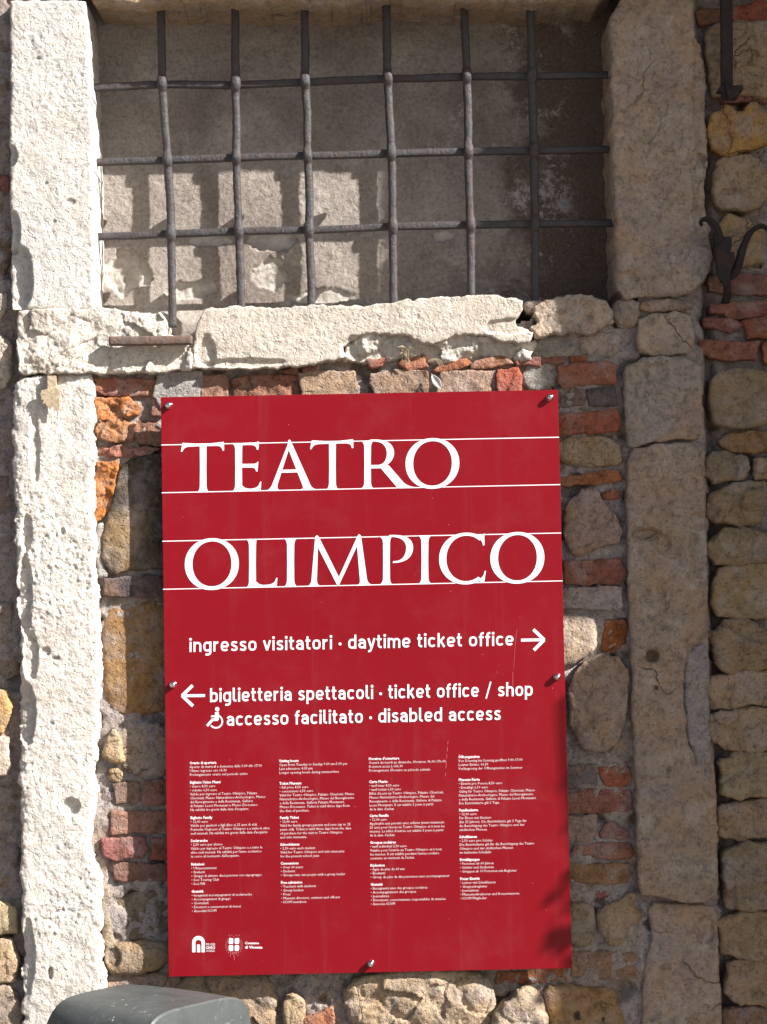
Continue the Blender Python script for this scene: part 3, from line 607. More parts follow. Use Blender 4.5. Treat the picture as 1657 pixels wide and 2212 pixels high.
S(['R3', (1335, 1010), (1420, 978), (1560, 980), (1640, 1060), (1652, 1250), (1600, 1300), (1380, 1312), (1345, 1200)], (0.36, 0.29, 0.20), y0=0.014, chips=[('R3', 1420, 1200, 60, 20, .006)], **RR)
S(['R3', (1350, 1400), (1420, 1352), (1530, 1368), (1630, 1440), 'R6', (1640, 10), (1632, 62), (1500, 70), (1420, 60), 'R3', (1350, 1560)], (0.38, 0.29, 0.16), y0=0.018, **RR)
B(['R6', (1300, 165), (1480, 138), (1600, 140), (1700, 170), (1700, 262), (1450, 262), (1300, 242)], (0.24, 0.12, 0.10), y0=0.024)
B(['R6', (1310, 335), (1480, 320), (1600, 308), (1700, 320), (1700, 400), (1440, 410), (1310, 372)], (0.30, 0.105, 0.075), y0=0.022); B(['R6', (1262, 422), (1440, 420), (1500, 460), (1430, 496), (1262, 465)], (0.26, 0.105, 0.08), y0=0.024)
B(['R6', (1512, 440), (1600, 415), (1720, 420), (1720, 532), (1540, 542)], (0.32, 0.11, 0.07), y0=0.018, rr=0.01); B(['R6', (1238, 560), (1400, 560), (1600, 570), (1592, 670), (1400, 672), (1258, 642)], (0.31, 0.11, 0.07), y0=0.022)
B(['R6', (1640, 572), (1720, 570), (1720, 702), (1650, 692)], (0.42, 0.13, 0.05), y0=0.02)
S(['R6', (1308, 820), (1340, 760), (1450, 738), (1600, 742), (1700, 770), (1700, 1050), (1600, 1096), (1420, 1100), (1330, 1082), (1300, 950)], (0.29, 0.245, 0.17), y0=0.012, rr=0.014, amp=0.003, f=11)
S(['R6', (1365, 1192), (1450, 1150), (1600, 1130), (1700, 1150), (1700, 1222), (1560, 1258), (1440, 1242)], (0.32, 0.21, 0.11), y0=0.02, **RR)
S(['R6', (1278, 1310), (1320, 1270), (1530, 1290), (1562, 1360), (1522, 1430), (1330, 1446), (1278, 1400)], (0.26, 0.225, 0.17), y0=0.018, **RR); S(['R6', (1582, 1300), (1720, 1290), (1720, 1400), (1600, 1412)], (0.38, 0.29, 0.18), y0=0.022, **RR)
S(['R6', (1300, 1530), (1450, 1462), (1642, 1450), (1655, 1560), 'R7', (1640, 60), (1622, 104), (1570, 132), (1340, 126), (1300, 60), (1292, 0)], (0.29, 0.23, 0.14), y0=0.016, **RR)
S(['R7', (1285, 262), (1400, 178), (1500, 158), (1720, 180), (1720, 372), (1480, 370), (1340, 372), (1300, 332)], (0.30, 0.235, 0.14), y0=0.012, **RR)
S(['R7', (1340, 412), (1430, 382), (1657, 374), (1740, 400), (1740, 722), (1500, 722), (1305, 702)], (0.31, 0.245, 0.13), y0=0.012, rr=0.012, amp=0.004, f=9)
S(['R7', (1302, 840), (1400, 742), (1520, 732), (1640, 790), (1720, 850), (1700, 1000), (1600, 1042), (1380, 1044), (1335, 1000)], (0.33, 0.26, 0.16), y0=0.010, **RR)
S(['R7', (1288, 1082), (1500, 1052), (1740, 1062), (1740, 1252), (1480, 1272), (1318, 1274)], (0.45, 0.37, 0.26), y0=0.014, **RR)
S(['R7', (1302, 1350), (1480, 1290), (1740, 1290), (1740, 1500), (1600, 1562), (1400, 1542), (1310, 1502)], (0.36, 0.28, 0.18), y0=0.012, **RR)
S(['R8', (1368, 62), (1500, -20), (1740, -20), (1740, 242), (1500, 262), (1380, 242)], (0.36, 0.29, 0.18), y0=0.014, **RR); S(['R8', (1345, 342), (1450, 300), (1740, 272), (1740, 522), (1500, 542), (1360, 502)], (0.32, 0.26, 0.18), y0=0.016, **RR)
S(['R8', (1400, 622), (1500, 552), (1740, 562), (1740, 960), (1500, 982), (1420, 962), (1385, 780)], (0.31, 0.25, 0.165), y0=0.010, **RR); S(['R8', (1365, 1062), (1500, 1000), (1740, 992), (1740, 1252), (1580, 1292), (1400, 1232)], (0.30, 0.24, 0.16), y0=0.012, **RR)
S(['R8', (1425, 1322), (1740, 1292), (1740, 1580), (1500, 1572), (1420, 1500)], (0.35, 0.28, 0.20), y0=0.012, **RR); S(['R8', (1400, 1622), (1740, 1592), (1740, 1850), (1410, 1850)], (0.24, 0.16, 0.11), y0=0.02, **RR)
# --- rubble to the left of the left pier
LL = dict(smooth=0, wob=0.008, rr=0.012, amp=0.006, f=12, facet=0.004, deep=0.06, cell=0.0026)
S(['R1', (-90, -60), (55, -60), (58, 60), (50, 240), (-90, 260)], (0.20, 0.16, 0.14), y0=0.035, **LL); S(['R1', (-90, 290), (48, 270), (52, 520), (30, 640), (-90, 650)], (0.25, 0.2, 0.17), y0=0.035, **LL)
S(['R1', (-90, 690), (40, 680), (52, 900), (20, 985), (-90, 985)], (0.28, 0.23, 0.18), y0=0.035, **LL); B(['R1', (-90, 1005), (48, 1010), (48, 1100), (-90, 1104)], (0.32, 0.10, 0.07), y0=0.03)
S(['R1', (-90, 1140), (50, 1130), (54, 1440), 'R4', (30, 120), (-90, 200)], (0.26, 0.19, 0.13), y0=0.038, **LL); S(['R4', (-90, 250), (30, 240), (40, 330), (0, 400), (-90, 410)], (0.45, 0.40, 0.33), y0=0.024, **LL)
S(['R4', (5, 440), (72, 412), (82, 490), (50, 540)], (0.33, 0.29, 0.24), y0=0.03, **LL); S(['R4', (-90, 470), (0, 480), (50, 545), (60, 690), (20, 770), (-90, 800)], (0.58, 0.53, 0.45), y0=0.014, **LL)
S(['R4', (-90, 840), (30, 830), (62, 900), (50, 960), (-90, 980)], (0.28, 0.25, 0.22), y0=0.04, **LL); S(['R4', (-90, 1000), (60, 990), (62, 1200), (20, 1250), (-90, 1260)], (0.34, 0.29, 0.25), y0=0.034, **LL)
S(['R4', (-90, 1285), (50, 1280), (66, 1420), 'R9', (105, 40), (110, 230), (40, 330), (-120, 300)], (0.27, 0.23, 0.21), y0=0.034, **LL)
B(['R9', (-120, 350), (112, 352), (116, 460), (-120, 500)], (0.36, 0.12, 0.05), y0=0.034); S(['R9', (-120, 530), (100, 505), (122, 700), (-120, 735)], (0.24, 0.16, 0.12), y0=0.04, **LL)
S(['R9', (-120, 770), (80, 765), (100, 1000), (60, 1100), (-120, 1120)], (0.36, 0.31, 0.27), y0=0.03, **LL); S(['R9', (-120, 1150), (128, 1122), (148, 1300), (20, 1370), (-120, 1385)], (0.27, 0.23, 0.17), y0=0.038, **LL)
S(['R9', (-120, 1425), (40, 1450), (82, 1560), (62, 1680), (20, 1762), (-120, 1780)], (0.52, 0.36, 0.17), y0=0.012, **LL); S(['R9', (-120, 1800), (60, 1802), (70, 1933), 'R10', (72, 80), (40, 150), (-120, 160)], (0.55, 0.50, 0.44), y0=0.012, **LL)
S(['R10', (-120, 200), (120, 190), (142, 300), (132, 450), (-120, 500)], (0.28, 0.23, 0.17), y0=0.036, **LL); B(['R10', (-120, 530), (100, 540), (120, 620), (-120, 630)], (0.2, 0.12, 0.10), y0=0.042)
S(['R10', (-120, 660), (130, 645), (140, 760), (100, 960), (-120, 1050)], (0.30, 0.26, 0.23), y0=0.036, **LL); S(['R10', (-120, 1120), (60, 1150), (110, 1190), (120, 1360), (-120, 1400)], (0.50, 0.42, 0.25), y0=0.016, **LL)
S(['R10', (-120, 1425), (80, 1432), (130, 1600), (100, 1742), (-120, 1752)], (0.46, 0.37, 0.24), y0=0.014, **LL); S(['R10', (-120, 1800), (60, 1790), (130, 1860), (150, 2000), (120, 2200), (-120, 2200)], (0.42, 0.36, 0.29), y0=0.016, **LL)
print('wall tris', NTRI, 'stones', stone.k)

# ------------------------------------------------------------------ swept bars
def tube(path, rx, ry, ns=10, sq=2.0, up=(0, 1, 0), rough=0.0, seed=0.0, cap=True):
    """path world points; rx across in the wall plane, ry in depth; superellipse section"""
    P = np.asarray(path, float); n = len(P)
    rx = np.broadcast_to(rx, (n,)); ry = np.broadcast_to(ry, (n,))
    T = np.gradient(P, axis=0); T /= np.linalg.norm(T, axis=1)[:, None]
    U = np.asarray(up, float); A = np.cross(T, U); A /= np.linalg.norm(A, axis=1)[:, None]; Bn = np.cross(A, T)
    th = np.arange(ns)/ns*2*np.pi + math.pi/ns
    c, s = np.cos(th), np.sin(th); e = 2.0/sq
    cx, sx = np.sign(c)*np.abs(c)**e, np.sign(s)*np.abs(s)**e
    V = P[:, None] + A[:, None]*(rx[:, None]*cx)[..., None] + Bn[:, None]*(ry[:, None]*sx)[..., None]
    if rough:
        k = np.arange(n)[:, None]*0.37+seed*11; q = fbm(k+cx*1.2, k*0.7+sx*1.2, 1.0, 3, seed)
        V += (A[:, None]*cx[None, :, None]+Bn[:, None]*sx[None, :, None])*(q*rough)[..., None]
    V = V.reshape(-1, 3); Fc = []
    for i in range(n-1):
        for j in range(ns):
            a = i*ns+j; b = i*ns+(j+1) % ns; Fc.append((a, b, b+ns, a+ns))
    if cap: Fc.append(tuple(range(ns-1, -1, -1))); Fc.append(tuple((n-1)*ns+j for j in range(ns)))
    return V, Fc
def resample(pts_, step):
    P = np.asarray(pts_, float); d = np.r_[0, np.cumsum(np.linalg.norm(np.diff(P, axis=0), axis=1))]
    n = max(3, int(d[-1]/step)+1); t = np.linspace(0, d[-1], n)
    # smooth interpolation (catmull via cumulative cubic)
    out = np.stack([np.interp(t, d, P[:, k]) for k in range(P.shape[1])], 1)
    for _ in range(2):
        q = out.copy(); q[1:-1] = (out[:-2]+2*out[1:-1]+out[2:])/4; out = q
    return out, t
def join(parts):
    V, Fc = [], []
    for v, f in parts:
        n = len(V); V += [tuple(p) for p in v]; Fc += [tuple(i+n for i in q) for q in f]
    return V, Fc
def prism(poly, y0, y1, bev=0.0):
    """poly: world x,z list (closed); front at y0, back at y1, small bevel on the front edge"""
    P = np.asarray(poly, float)
    area = 0.5*np.sum(P[:, 0]*np.roll(P[:, 1], -1)-np.roll(P[:, 0], -1)*P[:, 1])
    if area < 0: P = P[::-1]
    n = len(P); rings = []
    if bev:
        e = np.roll(P, -1, 0)-np.roll(P, 1, 0); e /= np.linalg.norm(e, axis=1)[:, None]+1e-12
        N_ = np.stack([-e[:, 1], e[:, 0]], 1)
        rings += [(P+N_*bev, y0), (P, y0+bev)]
    else: rings += [(P, y0)]
    rings.append((P, y1)); V = []; Fc = []
    for R_, y in rings: V += [(a, y, b) for a, b in R_]
    for r in range(len(rings)-1):
        for i in range(n):
            a = r*n+i; b = r*n+(i+1) % n; Fc.append((a, a+n, b+n, b))
    Fc.append(tuple(range(n))); Fc.append(tuple((len(rings)-1)*n+i for i in range(n-1, -1, -1)))
    return V, Fc

# ------------------------------------------------------------------ window grille
YB = 0.062
grille = thing('window_grille', (hit(830, 660, YB)[0], YB, hit(830, 660, YB)[2]), 'forged iron grille of six upright and three cross bars in the walled-up window', 'window grille')
VB = [[(348, 15), (350, 175), (355, 250), (361, 320), (366, 400), (369, 480), (371, 600), (374, 707)],
      [(507, 10), (508, 120), (509, 190), (511, 260), (511, 340), (513, 430), (516, 500), (519, 590), (522, 680)],
      [(658, 12), (660, 120), (659, 170), (664, 250), (664, 340), (668, 420), (667, 500), (672, 600), (673, 680)],
      [(833, 5), (836, 100), (837, 168), (842, 250), (845, 330), (848, 420), (849, 490), (850, 570), (850, 670)],
      [(1002, 5), (1006, 100), (1008, 160), (1011, 240), (1012, 320), (1013, 400), (1016, 485), (1018, 570), (1019, 655)],
      [(1145, 0), (1147, 90), (1149, 165), (1151, 250), (1153, 325), (1154, 400), (1156, 483), (1156, 570), (1156, 670)]]
HB = [[(170, 191), (270, 187), (350, 182), (505, 184), (662, 178), (838, 170), (1008, 166), (1149, 165), (1230, 163), (1345, 162)],
      [(175, 351), (350, 347), (511, 341), (665, 337), (845, 332), (1012, 328), (1153, 326), (1350, 322)],
      [(175, 513), (369, 506), (515, 500), (668, 498), (849, 490), (1015, 486), (1156, 484), (1350, 482)]]
for i, vb in enumerate(VB):
    vb = [(vb[0][0]-1, -70)]+vb
    P = np.array([hit(a, b, YB-0.004) for a, b in vb]); P, t = resample(P, 0.0045)
    z = P[:, 2]; r = np.full(len(P), 0.0074); yo = np.zeros(len(P))
    r = r + 0.0011*fbm(z, z*0+i, 14, 2, i+1.0); P[:, 0] += 0.0016*fbm(z, z*0+3*i, 9, 2, i+4.0)
    for hb in HB:
        hx = np.array([hit(a, b, YB)[[0, 2]] for a, b in hb]); zc = np.interp(P[:, 0].mean(), hx[:, 0], hx[:, 1])
        gss = np.exp(-((z-zc)/0.010)**4); r = r + 0.0017*gss; yo -= 0.0050*gss
    P[:, 1] += yo; eyes = []
    for j, hb in enumerate(HB):     # the eye punched in the upright, its burr standing out behind
        hx = np.array([hit(a, b, YB)[[0, 2]] for a, b in hb]); zc = np.interp(P[:, 0].mean(), hx[:, 0], hx[:, 1]); xc = np.interp(zc, P[::1, 2][np.argsort(P[:, 2])], P[:, 0][np.argsort(P[:, 2])])
        q = np.array([(xc, YB+0.002, zc), (xc+0.001, YB+0.012, zc+0.002), (xc+0.002, YB+0.020, zc+0.003), (xc+0.002, YB+0.026, zc+0.003)])
        eyes.append(tube(q, np.array([0.009, 0.0095, 0.008, 0.004]), np.array([0.011, 0.011, 0.009, 0.004]), 10, 2.4, up=(0, 0, 1), rough=0.0012, seed=i*3+j+1.0))
    V, Fc = join([tube(P, r, r, 12, 2.8, rough=0.0018, seed=i+1.0)]+eyes); mesh_obj('upright_bar', V, Fc, M_IRON, grille)
for i, hb in enumerate(HB):
    P = np.array([hit(a, b, YB+0.002) for a, b in hb]); P, t = resample(P, 0.0045)
    r = 0.0068+0.0009*fbm(P[:, 0], P[:, 0]*0+i, 14, 2, i+11.0); P[:, 2] += 0.0012*fbm(P[:, 0], P[:, 0]*0, 9, 2, i+14.0)
    V, Fc = tube(P, r, r*0.95, 12, 4.0, rough=0.0009, seed=i+21.0); mesh_obj('cross_bar', V, Fc, M_IRON, grille)

# ------------------------------------------------------------------ ironwork on the rubble at the right
def hk(reg, lst, y): return np.array([hit(*px(reg, a, b), y) for a, b in lst])
fork = thing('iron_shutter_hook', tuple(hk('HK', [(850, 1800)], 0.0)[0]), 'rusty forged hook with two curled arms beside the right window jamb', 'iron hook')
def arm(lst, y0, y1, w0, w1, name='arm'):
    P = hk('HK', lst, 0.0); P[:, 1] = np.linspace(y0, y1, len(P)); P, t = resample(P, 0.002)
    k = np.linspace(0, 1, len(P)); r = 1.3*w0+1.3*(w1-w0)*np.sin(np.clip(k*1.15, 0, 1)*math.pi/2)
    V, Fc = tube(P, r, 0.0085+0*r, 10, 3.0, rough=0.0006, seed=w0*900); mesh_obj(name, V, Fc, M_RUST, fork)
arm([(300, 520), (285, 470), (330, 425), (400, 412), (500, 435), (590, 520), (640, 610), (685, 740), (690, 860), (680, 1000), (690, 1150), (720, 1400), (800, 1600)], -0.040, -0.012, 0.0022, 0.0062)
arm([(1600, 660), (1570, 590), (1500, 555), (1420, 560), (1320, 620), (1240, 720), (1180, 850), (1120, 1000), (1090, 1150), (1050, 1300), (1000, 1430), (920, 1500), (850, 1520)], -0.040, -0.012, 0.0020, 0.0060)
pl = hk('HK', [(722, 830), (790, 760), (862, 708), (925, 722), (945, 790), (942, 880), (918, 1015), (985, 1022), (998, 1080), (1000, 1180), (960, 1280), (925, 1380), (905, 1500), (880, 1620), (845, 1710), (805, 1700), (745, 1620), (680, 1520), (650, 1350), (630, 1150), (620, 980), (660, 900)], -0.02)[:, [0, 2]]
V, Fc = prism(pl, -0.034, -0.026, 0.0015); mesh_obj('leaf_plate', V, Fc, M_RUST, fork, False)
V, Fc = prism(hk('HK', [(742, 700), (755, 655), (800, 715), (850, 725), (760, 790), (720, 790)], -0.02)[:, [0, 2]], -0.030, -0.022, 0.001); mesh_obj('leaf_tip', V, Fc, M_RUST, fork, False)
P = hk('HK', [(830, 1560), (850, 1700), (880, 1850), (900, 1990)], 0.0); P[:, 1] = [-0.022, -0.014, 0.004, 0.04]; P, t = resample(P, 0.003)
V, Fc = tube(P, 0.0065, 0.0065, 8, 4, rough=0.0006); mesh_obj('spike', V, Fc, M_RUST, fork)
br = thing('iron_anchor_strap', tuple(hk('BK', [(860, 1900)], -0.01)[0]), 'dark iron strap hanging down over a rubble stone in the top right corner', 'iron strap')
P = hk('BK', [(850, -700), (852, 0), (858, 500), (862, 1000), (862, 1650), (862, 1760)], -0.012); P, t = resample(P, 0.006)
V, Fc = tube(P, 0.0108, 0.006, 12, 5, rough=0.0008); mesh_obj('strap', V, Fc, M_RUST, br)
V, Fc = prism(hk('BK', [(650, 1835), (690, 1760), (730, 1738), (1000, 1715), (1140, 1708), (1170, 1770), (1150, 1820), (1100, 1835), (1085, 1870), (1060, 1960), (1030, 1985), (930, 1975), (800, 1990), (770, 1960), (750, 1850)], -0.01)[:, [0, 2]], -0.026, -0.006, 0.002)
mesh_obj('foot', V, Fc, M_RUST, br, False)
P = hk('BK', [(870, 1600), (880, 1800), (950, 1960)], -0.03); P[:, 1] = [-0.018, -0.030, -0.030]; P, t = resample(P, 0.003)
V, Fc = tube(P, 0.004, 0.004, 8, 2.5); mesh_obj('rivet_tongue', V, Fc, M_RUST, br)

# rusted strip lying in the sill, tin tab on the left pier
def rect_tube(name, reg, lst, y, rx, ry, mat, label, cat):
    P = np.array([hit(*px(reg, a, b), y) for a, b in lst]); P, t = resample(P, 0.004)
    V, Fc = tube(P, rx, ry, 12, 6, rough=0.0006, seed=3.0)
    o = mesh_obj(name, V, Fc, mat, None, True, loc=tuple(P[len(P)//2])); return tag(o, label, cat)
rect_tube('iron_strip', 'R4', [(632, 517), (860, 515), (1108, 511)], -0.022, 0.0080, 0.010, M_STRIP, 'short flat strip of brown rusted iron bedded in the pale window sill', 'iron strip')
tb = thing('tin_tab', tuple(hit(*px('R4', 320, 850), -0.012)), 'small torn beige tin tab fixed near the top of the left pier', 'metal tab')
V, Fc = prism([tuple(hit(*px('R4', a, b), -0.014)[[0, 2]]) for a, b in ((230, 822), (240, 800), (275, 790), (325, 785), (345, 800), (345, 916), (322, 916), (316, 895), (304, 884), (292, 914), (284, 902), (272, 893), (262, 874), (245, 880), (252, 856), (236, 852), (240, 840))], -0.0155, -0.0140, 0.0004)
mesh_obj('plate', V, Fc, M_TIN, tb, False)
V, Fc = box(*(lambda a, b: (a[0], b[0], -0.0138, 0.02, b[2], a[2]))(hit(*px('R4', 275, 716), -0.01), hit(*px('R4', 325, 800), -0.01)))
mesh_obj('lug', V, Fc, M_TIN, tb, False)

# dry grass in the broken sill, feather on the brick
rnd = random.Random(5); parts = []
for k in range(9):
    x0, z0 = rnd.uniform(875, 905), rnd.uniform(640, 660); q = []
    hx, hz = rnd.uniform(-45, 45), rnd.uniform(50, 105)
    for i in range(7):
        t = i/6; q.append(hit(*px('R5', x0+hx*t*t+8*math.sin(t*5+k), z0-hz*math.sin(t*2.1)), 0.0)+np.array([0, -0.012*t, 0]))
    P, t = resample(q, 0.003); parts.append(tube(P, 0.0006, 0.0006, 5))
for k in range(3):
    q = [hit(*px('R5', 1010+k*12+35*t*2.2, 640-40*math.sin(t*3.0)+30*t), -0.004) for t in np.linspace(0, 1, 7)]
    P, t = resample(q, 0.003); parts.append(tube(P, 0.0005, 0.0005, 5))
V, Fc = join(parts); tag(mesh_obj('dry_grass', V, Fc, M_DRY, loc=tuple(hit(*px('R5', 890, 650), 0.0))), 'wisps of dry grass growing from the broken underside of the sill', 'dry grass')
parts = []
for k in range(26):
    t = k/25; bx, bz = 1040+45*t, 710+70*t; L_ = 22*math.sin(math.pi*(0.15+0.8*t))
    for s in (-1, 1):
        q = [hit(*px('R5', bx+s*L_*u*0.9+6*u, bz-s*L_*u*0.55+10*u*u), -0.002-0.004*u) for u in (0, 0.5, 1)]
        parts.append(tube(np.array(q), 0.0004, 0.0003, 4))
q = [hit(*px('R5', 1036+52*t, 704+82*t), -0.003) for t in (0, 0.5, 1)]; parts.append(tube(np.array(q), 0.0005, 0.0005, 5))
V, Fc = join(parts); tag(mesh_obj('feather', V, Fc, M_FEATHER, loc=tuple(q[1])), 'small white downy feather caught on the tan brick above the red panel', 'feather')

# ------------------------------------------------------------------ red panel
YS = -0.020
def sp(x, y, off=0.0): return hit(x, y, YS-off)
sgn = thing('wall_sign', (sp(790, 2100)[0], YS, sp(790, 2100)[2]), 'tall red enamelled visitor information panel with white lettering screwed to the wall', 'sign')
cor = [sp(347.3, 858)[[0, 2]], sp(1205, 842)[[0, 2]], sp(1235.7, 2091.6)[[0, 2]], sp(364.5, 2110)[[0, 2]]]
V, Fc = prism(cor, YS, YS+0.004, 0.0006); mesh_obj('panel', V, Fc, M_RED, sgn, False)

class Print:
    """flat shapes laid on the panel, each a hair above the one before so that none coincide"""
    def __init__(s): s.V = []; s.F = []; s.h = 0.0002
    def poly(s, P):                       # P: pixel points (display px)
        s.h += 0.000012
        if s.h > 0.0008: s.h = 0.0002
        n = len(s.V); pp = [sp(a, b, s.h) for a, b in P]
        ar = sum(pp[i][0]*pp[(i+1) % len(pp)][2]-pp[(i+1) % len(pp)][0]*pp[i][2] for i in range(len(pp)))
        if ar < 0: pp = pp[::-1]
        s.V += [tuple(p) for p in pp]; s.F.append(tuple(range(n, n+len(pp))))
    def ring(s, O, I, closed=True):
        s.h += 0.000012
        n = len(s.V); m = len(O)
        s.V += [tuple(sp(a, b, s.h)) for a, b in O]+[tuple(sp(a, b, s.h)) for a, b in I]
        for i in range(m if closed else m-1):
            j = (i+1) % m; s.F.append((n+i, n+j, n+m+j, n+m+i))
    def line(s, P, wd):                   # stroked polyline, width in px
        P = np.array(P, float); T = np.gradient(P, axis=0) if len(P) > 2 else np.repeat((P[1]-P[0])[None], 2, 0)
        T /= np.linalg.norm(T, axis=1)[:, None]+1e-9; N_ = np.stack([-T[:, 1], T[:, 0]], 1)*wd/2
        s.ring(P+N_, P-N_, False)
    def disc(s, x, y, r, ry=None):
        ry = ry or r; s.poly([(x+r*math.cos(a), y+ry*math.sin(a)) for a in np.arange(14)/14*2*math.pi])
    def done(s, name, mat, parent=None, kind=None):
        o = mesh_obj(name, s.V, s.F, mat, parent or sgn, False); s.V, s.F = [], []
        return tag(o, kind=kind)

# --- the two lines of capitals and their rules (units: px of the enlarged crop, Y upwards from the base line)
BASE = {1: (517.3, -0.02054), 2: (1284.7, -0.0211)}; CAP = {1: (137.5, -0.0196), 2: (902.7, -0.0208)}
def LP(row, x, Y):
    b = BASE[row][0]+BASE[row][1]*x; c = CAP[row][0]+CAP[row][1]*x
    return px('S1', x, b-(b-c)*Y/380.0)
def bez(p0, p1, p2, n=6): return [((1-t)**2*p0[0]+2*t*(1-t)*p1[0]+t*t*p2[0], (1-t)**2*p0[1]+2*t*(1-t)*p1[1]+t*t*p2[1]) for t in np.linspace(0, 1, n)]
class Caps(Print):
    row = 1
    def P(s, pp): s.poly([LP(s.row, a, b) for a, b in pp])
    def stem(s, a, b, top=True, bot=True, sl=28, sr=28, H=380):
        w_ = 2.5; m = (a+b)/2
        L_ = bez((a-sl, -4), (a-2, 4), (a, 48)) if bot else [(a, 0)]
        Lt = bez((a, H-48), (a-2, H-4), (a-sl, H+4)) if top else [(a, H)]
        Rt = bez((b+sr, H+4), (b+2, H-4), (b, H-48)) if top else [(b, H)]
        R_ = bez((b, 48), (b+2, 4), (b+sr, -4)) if bot else [(b, 0)]
        s.P(L_+[(a+w_*0.6, H/2)]+Lt+Rt+[(b-w_*0.6, H/2)]+R_)
    def O(s, cx, rx, cy, ry, ix, icx, irx, icy, iry, a0=0, a1=360, n=64):
        A = np.radians(np.linspace(a0, a1, n)); q = 2.08
        f = lambda c, r, t: c+r*np.sign(t)*np.abs(t)**(2/q)
        O_ = [LP(s.row, f(cx, rx, math.cos(t)), f(cy, ry, math.sin(t))) for t in A]
        I_ = [LP(s.row, f(icx, irx, math.cos(t)), f(icy, iry, math.sin(t))) for t in A]
        s.ring(O_, I_, a1-a0 >= 359.9 and False or False)
    def T(s, x0, x1, a, b):
        s.stem(a, b, top=False, H=372)
        c = (a+b)/2
        s.P([(x0+14, 394), (c-60, 386), (c+60, 386), (x1, 396)] + [(x1+2, 328)] + bez((x1-10, 324), (x1-16, 366), (x1-60, 364), 6) + [(b, 364), (a, 364)] + bez((x0+64, 362), (x0+22, 358), (x0+12, 322), 6) + [(x0, 324)])
cp = Caps(); cp.row = 1
cp.T(180, 523, 331, 385)
cp.done('letter', M_WHITE)
cp.stem(612, 668, sl=34, sr=6)
cp.P([(660, 384), (770, 386), (802, 392), (802, 380), (797, 328), (787, 327)]+bez((782, 335), (780, 364), (735, 366), 5)+[(660, 366)])
cp.P([(660, 217), (760, 216)]+bez((760, 216), (785, 218), (792, 232), 4)+[(797, 231), (790, 154), (779, 154)]+bez((776, 165), (772, 184), (745, 186), 4)+[(660, 188)])
cp.P([(660, -3), (815, -4), (820, 72), (812, 72)]+bez((806, 60), (798, 22), (740, 18), 6)+bez((740, 18), (690, 16), (676, 40), 5)+[(660, 40)])
cp.done('letter', M_WHITE)
cp.P([(1036, 392), (1054, 392), (1050, 360), (950, 48)]+bez((950, 48), (942, 10), (965, 0), 4)+[(965, -4), (850, -4)]+bez((850, 0), (890, 4), (905, 45), 5)+[(1028, 360)])
cp.P([(1034, 396), (1042, 404), (1052, 398), (1206, 50)]+bez((1206, 50), (1222, 6), (1262, 0), 5)+[(1262, -4), (1120, -4)]+bez((1120, 0), (1158, 4), (1150, 30), 5)+[(1026, 350)])
cp.P([(985, 164), (1105, 164), (1112, 140), (978, 140)])
cp.done('letter', M_WHITE)
cp.T(1207, 1550, 1358, 1413)
cp.done('letter', M_WHITE)
cp.stem(1638, 1692, sl=36, sr=30)
OB = bez((1680, 390), (1870, 402), (1876, 280), 14)+bez((1876, 280), (1874, 208), (1790, 172), 8)+[(1770, 164)]
IB = bez((1690, 374), (1812, 384), (1818, 280), 14)+bez((1818, 280), (1816, 190), (1745, 186), 8)+[(1690, 186)]
cp.ring([LP(1, *q) for q in OB], [LP(1, *q) for q in IB], False)
cp.P([(1690, 187), (1760, 187), (1772, 160), (1690, 160)])
cp.P([(1800, 182), (1770, 160), (1900, 4), (1915, -4), (2060, -4)]+bez((2060, 2), (2000, 4), (1955, 38), 5)+[(1830, 186)])
cp.done('letter', M_WHITE)
cp.O(2180, 214, 190, 203, 0, 2181, 154, 190.5, 178)
cp.done('letter', M_WHITE); cp.row = 2
cp.O(427, 215, 191, 205, 0, 428, 155, 193, 178)
cp.done('letter', M_WHITE)
cp.stem(722, 778, sl=30, sr=8); cp.P([(770, -3), (942, -4), (948, 72), (939, 72)]+bez((934, 60), (926, 20), (860, 18), 6)+bez((860, 18), (800, 14), (788, 42), 5)+[(770, 42)])
cp.done('letter', M_WHITE)
cp.stem(1024, 1082, sl=34, sr=34)
cp.done('letter', M_WHITE)
cp.P([(1248, 388), (1262, 404), (1275, 385), (1270, 300), (1262, 40)]+bez((1262, 40), (1262, 4), (1300, -1), 4)+[(1300, -4), (1180, -4)]+bez((1180, 0), (1212, 4), (1218, 44), 5))
cp.P([(1250, 394), (1264, 402), (1276, 392), (1440, 60), (1436, 0), (1425, 0), (1258, 330)])
cp.P([(1424, 20), (1436, 0), (1600, 352), (1606, 396), (1597, 404), (1586, 392), (1440, 75)])
cp.P([(1583, 388), (1597, 404), (1612, 392), (1660, 48)]+bez((1660, 48), (1668, 6), (1706, 0), 5)+[(1706, -4), (1575, -4)]+bez((1575, 0), (1606, 4), (1604, 34), 5)+[(1580, 320)])
cp.done('letter', M_WHITE)
cp.stem(1787, 1843, sl=40, sr=26)
OB = bez((1835, 392), (2022, 400), (2027, 290), 14)+bez((2027, 290), (2024, 190), (1910, 172), 9)+[(1864, 170)]
IB = bez((1840, 376), (1966, 378), (1972, 290), 14)+bez((1972, 290), (1968, 200), (1900, 186), 9)+[(1868, 184)]
cp.ring([LP(2, *q) for q in OB], [LP(2, *q) for q in IB], False)
cp.done('letter', M_WHITE)
cp.stem(2092, 2148, sl=34, sr=34)
cp.done('letter', M_WHITE)
cp.O(2447, 214, 193, 205, 0, 2449, 158, 194, 180, 50, 306)
cp.P([(2575, 354), (2540, 358), (2555, 374), (2593, 388), (2594, 296), (2581, 294)]+bez((2581, 294), (2578, 330), (2552, 344), 5))
cp.P([(2530, 24), (2548, 12), (2592, 2), (2606, 92), (2597, 93)]+bez((2590, 70), (2582, 40), (2548, 26), 5))
cp.done('letter', M_WHITE)
